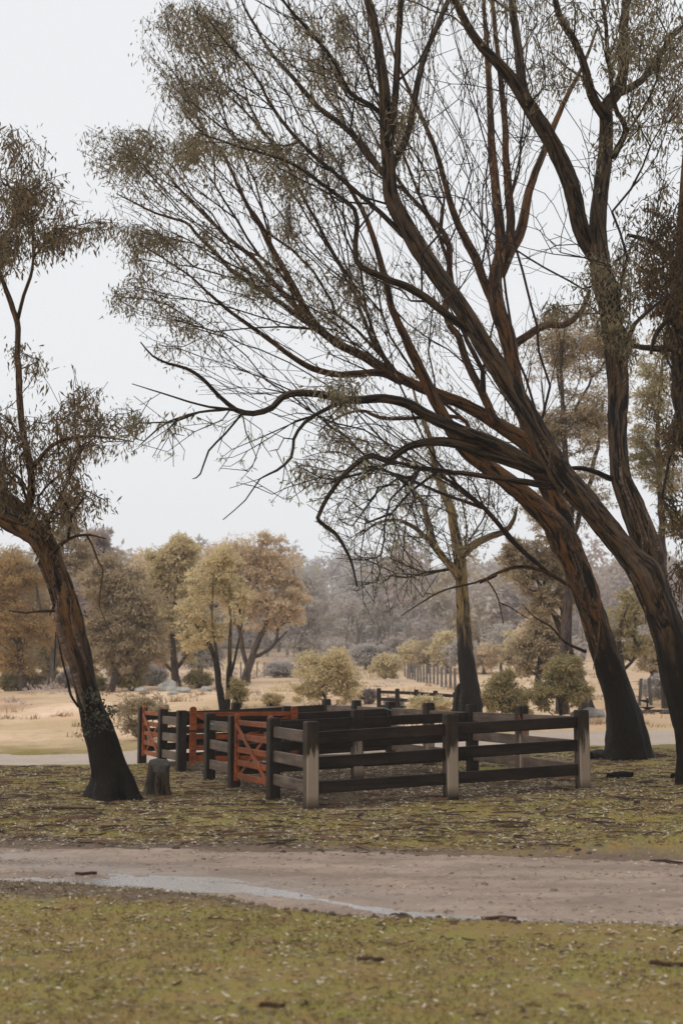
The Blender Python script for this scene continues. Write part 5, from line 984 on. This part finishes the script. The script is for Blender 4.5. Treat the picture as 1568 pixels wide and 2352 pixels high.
def stump():
    g = hit(*zz('6', 855, 2185)[:2]); sc = g[1] / FP; root = empty('tree_stump', g, 'sawn tree stump with dark slanted top beside the leaning tree', 'stump')
    n = 40; rs = np.random.RandomState(4); th = np.linspace(0, 2 * math.pi, n, endpoint=False); pr = sum(rs.normal() / k * np.cos(k * th + rs.uniform(0, 6)) for k in range(2, 9))
    H = 1.0 * 225 / 1.81 / 1.5944 * sc; rb = 90 / 1.81 / 1.5944 * sc; rt = 66 / 1.81 / 1.5944 * sc; V = []; Z = np.linspace(-.12, 1, 16)
    for z in Z:
        q = max(0, min(1, z)); r = (rb + (rt - rb) * (q ** .6)) * (1 + .06 * pr + .035 * np.sin(9 * th + q * 2.5) + .025 * np.sin(17 * th + q * 9) + .25 * np.exp(-max(z, 0) * 7) * (.5 + .5 * np.cos(5 * th + 1)))
        top = H * (1 + .04 * np.cos(th)) if True else H
        zt = np.minimum(top, H * (1.0 + .30 * (np.sin(th) * r / rt) )) if z == 1 else H * z * (1 + .0 * th)
        zz_ = np.minimum(H * z + 0 * th, H * (.93 + .13 * np.sin(th) * r / rt - .05 * np.cos(th)) - .16 * H * (np.sin(th) < -.55) * (np.cos(th) > -.5))
        lean = .07 * q
        V.append(np.stack([r * np.cos(th) + lean * .6, r * np.sin(th), zz_], -1))
    v = np.vstack(V); i = np.arange(15 * n); a = i // n * n; j = i % n; j2 = (j + 1) % n
    bk = v * 3
    me = mesh_from('stump_body', v, np.stack([a + j, a + j2, a + n + j2, a + n + j], -1), True); attr_vec(me, 'bk', np.stack([np.tile(np.cos(th), 16), np.tile(np.sin(th), 16), v[:, 2]], -1))
    o = obj('bark', me, bark_mat('bark_stump', dark=(.018, .012, .009), tan=(.15, .105, .07), grey=(.19, .15, .11), zdark=-3, tanbias=-.02), root, (0, 0, 0))
    c = v[-n:]; ctr = c.mean(0); ctr[2] = np.sort(c[:, 2])[-n // 2]; rings = [c * t + ctr * (1 - t) for t in (1., .75, .4)]
    for r_ in rings[1:]: r_[:, 2] = H * (.945 + .13 * r_[:, 1] / rt - .05 * r_[:, 0] / rt)
    vv = np.vstack(rings + [np.array([[ctr[0], ctr[1], H * .955]])]); f4 = []; i = np.arange(2 * n); a = i // n * n; j = i % n; j2 = (j + 1) % n
    fs = [np.stack([a + j, a + j2, a + n + j2, a + n + j], -1), np.array([(2 * n + q, 2 * n + (q + 1) % n, 3 * n) for q in range(n)])]
    obj('cut_top', mesh_from('cut_top', vv + np.array([0, 0, .002]), fs, True), M['cut'], root, (0, 0, 0))
stump()
def log(name, label, pa, pb, rpx, seed, mat='barkB', cat='log', lift=.6):
    a, b = hit(*pa), hit(*pb); r = rpx * a[1] / FP; P = np.array([[*a, r], [*(a * .5 + b * .5 + np.array([0, 0, .01])), r * 1.05], [*b, r * .8]]); P[:, 2] += r * lift; P[1, 2] = (P[0, 2] + P[2, 2]) / 2 + .01
    C = catmull(P, .08); v, f, bk = tube(C[:, :3] - a, C[:, 3], 12, seed, .2); me = mesh_from(name, v, f, True); attr_vec(me, 'bk', bk); tag(obj(name, me, M[mat], None, tuple(a)), label, cat)
log('fallen_log', 'short dark log on the grass below the leaning right trunk', (1396, 1788), (1450, 1784), 8, 1)
log('log_end', 'rounded dark log end beside the right pen corner post', (1352, 1746), (1382, 1738), 11, 2)
log('fallen_log', 'small dark mossy log lump at the right edge of the grass', (1545, 1790), (1572, 1784), 7, 3)
log('log_edge', 'long low log edging the ground behind the hearth stones', (1440, 1637), (1610, 1634), 3, 4, 'barkE')

# larger strips of shed bark that can be picked out
def shed(label, px, py, L, W, ang, seed, mat='stick'):
    g = hit(px, py); L, W = (L * .62, W * .8) if py > 2000 else (L, W); rs = np.random.RandomState(seed); n = 14; t = np.linspace(-.5, .5, n); y = rs.normal(size=n).cumsum() * .004; y -= y.mean()
    if py > 1925 and py < 2085: g[2] = float(track_z(g[0], g[1])) + .004
    wv = W * (1 - (2 * t) ** 4 * .7) * (1 + .25 * rs.normal(size=n)); ca, sa = math.cos(ang), math.sin(ang); V = []
    for s, zz_ in ((-1, .018), (-.4, .004), (.4, .006), (1, .022)):
        X = t * L; Y = y + s * wv * .5; V.append(np.stack([X * ca - Y * sa, X * sa + Y * ca, zz_ + .003 * np.sin(t * 7 + seed) + .004 + 0 * t], -1))
    top = np.stack(V, 1); v = np.concatenate([top, top - np.array([0, 0, .006])], 1).reshape(-1, 3); F = []
    ring = [0, 1, 2, 3, 7, 6, 5, 4]
    for k in range(n - 1):
        for q in range(8): a_, b_2 = ring[q], ring[(q + 1) % 8]; F.append((k * 8 + a_, k * 8 + b_2, k * 8 + 8 + b_2, k * 8 + 8 + a_))
    o = bpy.data.objects.new('bark_strip', mesh_from('bark_strip', v, [np.array(F), np.array([ring[::-1], [(n - 1) * 8 + q for q in ring]])], True)); COL.objects.link(o); o.data.materials.append(M[mat]); o.location = g
    tag(o, label, 'bark', 'shed bark on the ground')
shed('reddish curl of bark on the near grass, right of centre', 1145, 2110, .42, .035, .1, 1)
shed('dark bark sliver on the near grass below the track middle', 850, 2222, .26, .02, .05, 2)
shed('short dark bark piece on the near grass at bottom left of centre', 625, 2312, .22, .022, -.1, 3)
shed('thin reddish bark strip on the near grass at the right edge', 1530, 2226, .32, .03, -.35, 4)
shed('dark forked bark strip at the near edge of the track', 430, 2062, .40, .03, .5, 5)
shed('small dark bark chip lying on the track at left', 198, 1996, .2, .018, .1, 6)
shed('pale long bark strip just in front of the pen corner post', 860, 1862, .8, .05, .05, 7, 'litter')
shed('dark long bark strip on the grass left of the leaning tree', 130, 1858, 1.1, .1, -.1, 8)

# ------------------------------------------------------------------ litter and grass
def scatter(n, y0, y1, rs, pw=1.0):
    y = y0 + (y1 - y0) * rs.rand(n) ** pw; x = rs.uniform(-1, 1, n) * (.25 * y + .6); out = rs.rand(n) < .36; x = np.where(out, np.sign(x) * (.25 * y + .6 + 3.2 * rs.rand(n)), x); return x, y
def surf(x, y):
    n0, f0 = track_edges(x); on = (y > n0 - .3) & (y < f0 + .3)
    return np.where(on, np.maximum(ground_z(x, y), track_z(x, y)), ground_z(x, y)), (y > n0) & (y < f0)
rs = np.random.RandomState(91)
x, y = scatter(175000, 5.6, 31, rs, .8); z, on = surf(x, y); keep = (~on | (rs.rand(len(x)) < .05)) & (vnoise(x * 1.1, y * 1.1, 50) + .35 * rs.rand(len(x)) > .42) & ((y > 15) | (rs.rand(len(x)) < .5)); x, y, z = x[keep], y[keep], z[keep]
b = np.stack([x, y, z + .006], -1); a = rs.uniform(0, 6.28, len(x)); d = np.stack([np.cos(a), np.sin(a) * .8, rs.normal(size=len(x)) * .16 + .05], -1); d /= np.linalg.norm(d, axis=1)[:, None]
def flat_leaves(b, d, L, W, rs):
    up = np.array([0, 0, 1.]) + rs.normal(size=d.shape) * .35; s_ = np.cross(d, up); s_ /= np.linalg.norm(s_, axis=1)[:, None]; nn_ = np.cross(s_, d); L = L[:, None]; W = W[:, None]
    v = np.stack([b, b + d * L * .4 + s_ * W * .5 + nn_ * W * .2, b + d * L, b + d * L * .4 - s_ * W * .5 + nn_ * W * .2], 1); o = np.arange(len(b))[:, None] * 4
    return v.reshape(-1, 3), np.concatenate([o + np.array([[0, 1, 2]]), o + np.array([[0, 2, 3]])])
v, f = flat_leaves(b, d, rs.uniform(.04, .09, len(b)) * np.where(y < 14, .7, 1.), rs.uniform(.011, .024, len(b)) * np.where(y < 14, .85, 1.), rs)
tag(obj('leaf_litter', mesh_from('leaf_litter', v, f), M['litter']), 'dry pale gum leaves scattered over the grass', 'leaf litter', kind='stuff')
def sticks():
    rs = np.random.RandomState(92); x, y = scatter(8500, 5.8, 31, rs, .75); z, on = surf(x, y); keep = (~on | (rs.rand(len(x)) < .04)) & ((y > 15) | (rs.rand(len(x)) < .35)); x, y, z = x[keep], y[keep], z[keep]
    n = len(x); L = np.exp(rs.normal(size=n) * .55 - 1.95) * np.where(y < 14, .36, 1.); a = rs.normal(size=n) * 1.1; W = L * rs.uniform(.04, .12, n); u = np.stack([np.cos(a), np.sin(a), 0 * a], -1); s_ = np.stack([-np.sin(a), np.cos(a), 0 * a], -1)
    c = np.stack([x, y, z + .008], -1); V = []
    bend = rs.normal(size=n)[:, None] * .12
    for t in (-.5, -.15, .2, .5):
        q = c + u * (L * t)[:, None] + s_ * bend * L[:, None] * (1 - 4 * t * t); w_ = (W * (1 - abs(t) * 1.1))[:, None] * .5 + .003
        q = q + np.array([0, 0, 1.]) * (rs.uniform(0, .012, n))[:, None]; V += [q - s_ * w_, q + np.array([0, 0, 1.]) * (w_ * .9 + .003), q + s_ * w_]
    v = np.stack(V, 1); o = np.arange(n)[:, None, None] * 12; F = []
    for k in range(3):
        for p, q in ((0, 1), (1, 2)): F.append([k * 3 + p, k * 3 + q, k * 3 + 3 + q, k * 3 + 3 + p])
    f = (o + np.array(F)[None]).reshape(-1, 4)
    tag(obj('stick_litter', mesh_from('stick_litter', v.reshape(-1, 3), f, True), M['stick']), 'dark twigs and bark shreds strewn over the grass', 'twig litter', kind='stuff')
sticks()
def blades():
    rs = np.random.RandomState(93); x, y = scatter(225000, 5.5, 31, rs, .9); z, on = surf(x, y); pen_ = ((x + .418) * .9507 + (y - 19.8) * .3107 > -.1) & ((x + .418) * -.3107 + (y - 19.8) * .9507 > -.1)
    keep = ~on & (vnoise(x * 1.6, y * 1.6, 60) + .3 * (rs.rand(len(x)) - .5) > .38) & ~(pen_ & (y > 19.8) & (rs.rand(len(x)) < .85)); x, y, z = x[keep], y[keep], z[keep]; n = len(x)
    b = np.stack([x, y, z - .004], -1); d = rs.normal(size=(n, 3)) * .55 + np.array([0, 0, .8]); d /= np.linalg.norm(d, axis=1)[:, None]
    s_ = np.cross(d, rs.normal(size=d.shape)); s_ /= np.linalg.norm(s_, axis=1)[:, None]; L = rs.uniform(.015, .045, n)[:, None]; W = rs.uniform(.003, .007, n)[:, None]
    v = np.stack([b - s_ * W, b + s_ * W, b + d * L], 1).reshape(-1, 3)
    tag(obj('short_grass', mesh_from('short_grass', v, np.arange(3 * n).reshape(-1, 3)), M['grass']), 'short mossy grass either side of the track', 'grass', kind='stuff')
    # dry tussocks out on the paddock
    rs = np.random.RandomState(94); m = 260; ty = 40 + 70 * rs.rand(m) ** 1.4; tx = rs.uniform(-1, 1, m) * (.25 * ty + 1); n1, f1 = drive_edges(tx); ok = ty > f1 + .4; tx, ty = tx[ok], ty[ok]; k = 34
    x = np.repeat(tx, k) + rs.normal(size=len(tx) * k) * .16; y = np.repeat(ty, k) + rs.normal(size=len(tx) * k) * .16; n = len(x); b = np.stack([x, y, ground_z(x, y) - .02], -1)
    d = rs.normal(size=(n, 3)) * .45 + np.array([0, 0, .9]); d /= np.linalg.norm(d, axis=1)[:, None]; s_ = np.cross(d, rs.normal(size=d.shape)); s_ /= np.linalg.norm(s_, axis=1)[:, None]
    L = (rs.uniform(.08, .3, n) * np.repeat(rs.uniform(.5, 1.4, len(tx)), k))[:, None]; W = rs.uniform(.008, .02, n)[:, None]; v = np.stack([b - s_ * W, b + s_ * W, b + d * L], 1).reshape(-1, 3)
    tag(obj('paddock_tussocks', mesh_from('paddock_tussocks', v, np.arange(3 * n).reshape(-1, 3)), M['straw']), 'dry straw tussocks dotted over the far paddock', 'grass', kind='stuff')
blades()

def scrub():
    rs = np.random.RandomState(96); m = 420; y = 52 + 95 * rs.rand(m); x = rs.uniform(-1, 1, m) * (.26 * y + 2); k = vnoise(x * .12, y * .07, 88) + .25 * rs.rand(m) > .58; x, y = x[k], y[k]; k = 70
    r = rs.uniform(.25, .8, len(x)) * (y / 90); cx, cy, rr = np.repeat(x, k), np.repeat(y, k), np.repeat(r, k); n = len(cx); d = rs.normal(size=(n, 3)); d[:, 2] = np.abs(d[:, 2]); d /= np.linalg.norm(d, axis=1)[:, None]
    b = np.stack([cx, cy, ground_z(cx, cy)], -1) + d * (rr * rs.uniform(.4, 1.1, n))[:, None] * np.array([1.5, 1.5, .8]); dv = rs.normal(size=(n, 3)) * .7 + d + np.array([0, 0, .2]); dv /= np.linalg.norm(dv, axis=1)[:, None]
    v, f = leaves(b, dv, rr * rs.uniform(.2, .45, n), rr * rs.uniform(.08, .16, n), rs, d); me = mesh_from('low_scrub', v, f)
    for q in ('gold', 'brown', 'mauve'): me.materials.append(M[q])
    g_ = np.repeat(rs.choice([0, 0, 1, 2, 2], len(x)), k); me.polygons.foreach_set('material_index', np.concatenate([g_, g_]).astype(np.int32)); me.update()
    o = bpy.data.objects.new('low_scrub', me); COL.objects.link(o); tag(o, 'low straw and mauve scrub dotted over the far paddock', 'scrub', kind='stuff')
scrub()
def clods():
    rs = np.random.RandomState(95); n = 520; x = rs.uniform(-4.2, 4.2, n); e0, e1 = track_edges(x); far = rs.rand(n) < .25
    y = np.where(far, e1 + rs.normal(size=n) * .16, e0 + rs.normal(size=n) * .22 - .05); keep = vnoise(x * 1.3, y * 0 + far * 5., 77) + .3 * rs.rand(n) > .55; x, y = x[keep], y[keep]; n = len(x)
    z, _ = surf(x, y); r = np.exp(rs.normal(size=n) * .5 - 4.5); th = np.linspace(0, 6.283, 7)[:6]; V = []
    for zz_, k in ((-.3, 1.), (.35, .85), (.75, .4)):
        rr = (r[:, None] * k * rs.uniform(.7, 1.3, (n, 6))); V.append(np.stack([x[:, None] + rr * 1.3 * np.cos(th), y[:, None] + rr * np.sin(th), z[:, None] + r[:, None] * zz_ + 0 * rr], -1))
    v = np.concatenate(V, 1); o = np.arange(n)[:, None, None] * 18; F = np.array([(6 * a + q, 6 * a + (q + 1) % 6, 6 * a + 6 + (q + 1) % 6, 6 * a + 6 + q) for a in (0, 1) for q in range(6)])
    tag(obj('soil_clods', mesh_from('soil_clods', v.reshape(-1, 3), [(o + F[None]).reshape(-1, 4), (np.arange(n)[:, None] * 18 + np.arange(12, 18)[None])]), plain_mat('soil_clod', (.075, .05, .036), .9, .5, 20)), 'dark clods of soil along the edges of the track', 'soil', kind='stuff')
clods()
def pebbles():
    rs = np.random.RandomState(97); n = 5200; x = rs.uniform(-4.4, 4.4, n); e0, e1 = track_edges(x); t = rs.rand(n); y = e0 + (e1 - e0) * t; k = vnoise(x * .8, y * 2.4, 99) + .35 * rs.rand(n) > .5; x, y = x[k], y[k]; n = len(x); z, _ = surf(x, y)
    r = np.exp(rs.normal(size=n) * .45 - 4.75); th = np.linspace(0, 6.283, 6)[:5]; V = []
    for zz_, q in ((-.2, 1.), (.5, .6)): rr = r[:, None] * q * rs.uniform(.7, 1.3, (n, 5)); V.append(np.stack([x[:, None] + rr * 1.4 * np.cos(th), y[:, None] + rr * np.sin(th), z[:, None] + r[:, None] * zz_ + 0 * rr], -1))
    v = np.concatenate(V, 1); F = np.array([(q, (q + 1) % 5, 5 + (q + 1) % 5, 5 + q) for q in range(5)]); o = np.arange(n)[:, None, None] * 10
    tag(obj('track_stones', mesh_from('track_stones', v.reshape(-1, 3), [(o + F[None]).reshape(-1, 4), np.arange(n)[:, None] * 10 + np.arange(5, 10)[None]]), leaf_mat('track_stone', (.10, .07, .05), (.22, .16, .12), (.38, .30, .24), 0., .8)), 'small stones and grit strewn over the dirt track', 'grit', kind='stuff')
pebbles()
# ------------------------------------------------------------------ haze
hb = np.array([(x_, y_, z_) for z_ in (-2, 70) for x_, y_ in ((-440, -36), (440, -36), (440, 612), (-440, 612))], float)
hz = obj('haze', mesh_from('haze', hb, np.array([(3, 2, 1, 0), (4, 5, 6, 7), (0, 1, 5, 4), (1, 2, 6, 5), (2, 3, 7, 6), (3, 0, 4, 7)])), None)
hm = bpy.data.materials.new('haze_air'); hm.use_nodes = True; hm.node_tree.nodes.clear(); ho = hm.node_tree.nodes.new('ShaderNodeOutputMaterial'); pvn = hm.node_tree.nodes.new('ShaderNodeVolumePrincipled')
pvn.inputs['Color'].default_value = (.93, .96, 1., 1); pvn.inputs['Density'].default_value = .0006; hm.node_tree.links.new(pvn.outputs[0], ho.inputs['Volume'])
hz.data.materials.append(hm); tag(hz, kind='stuff')
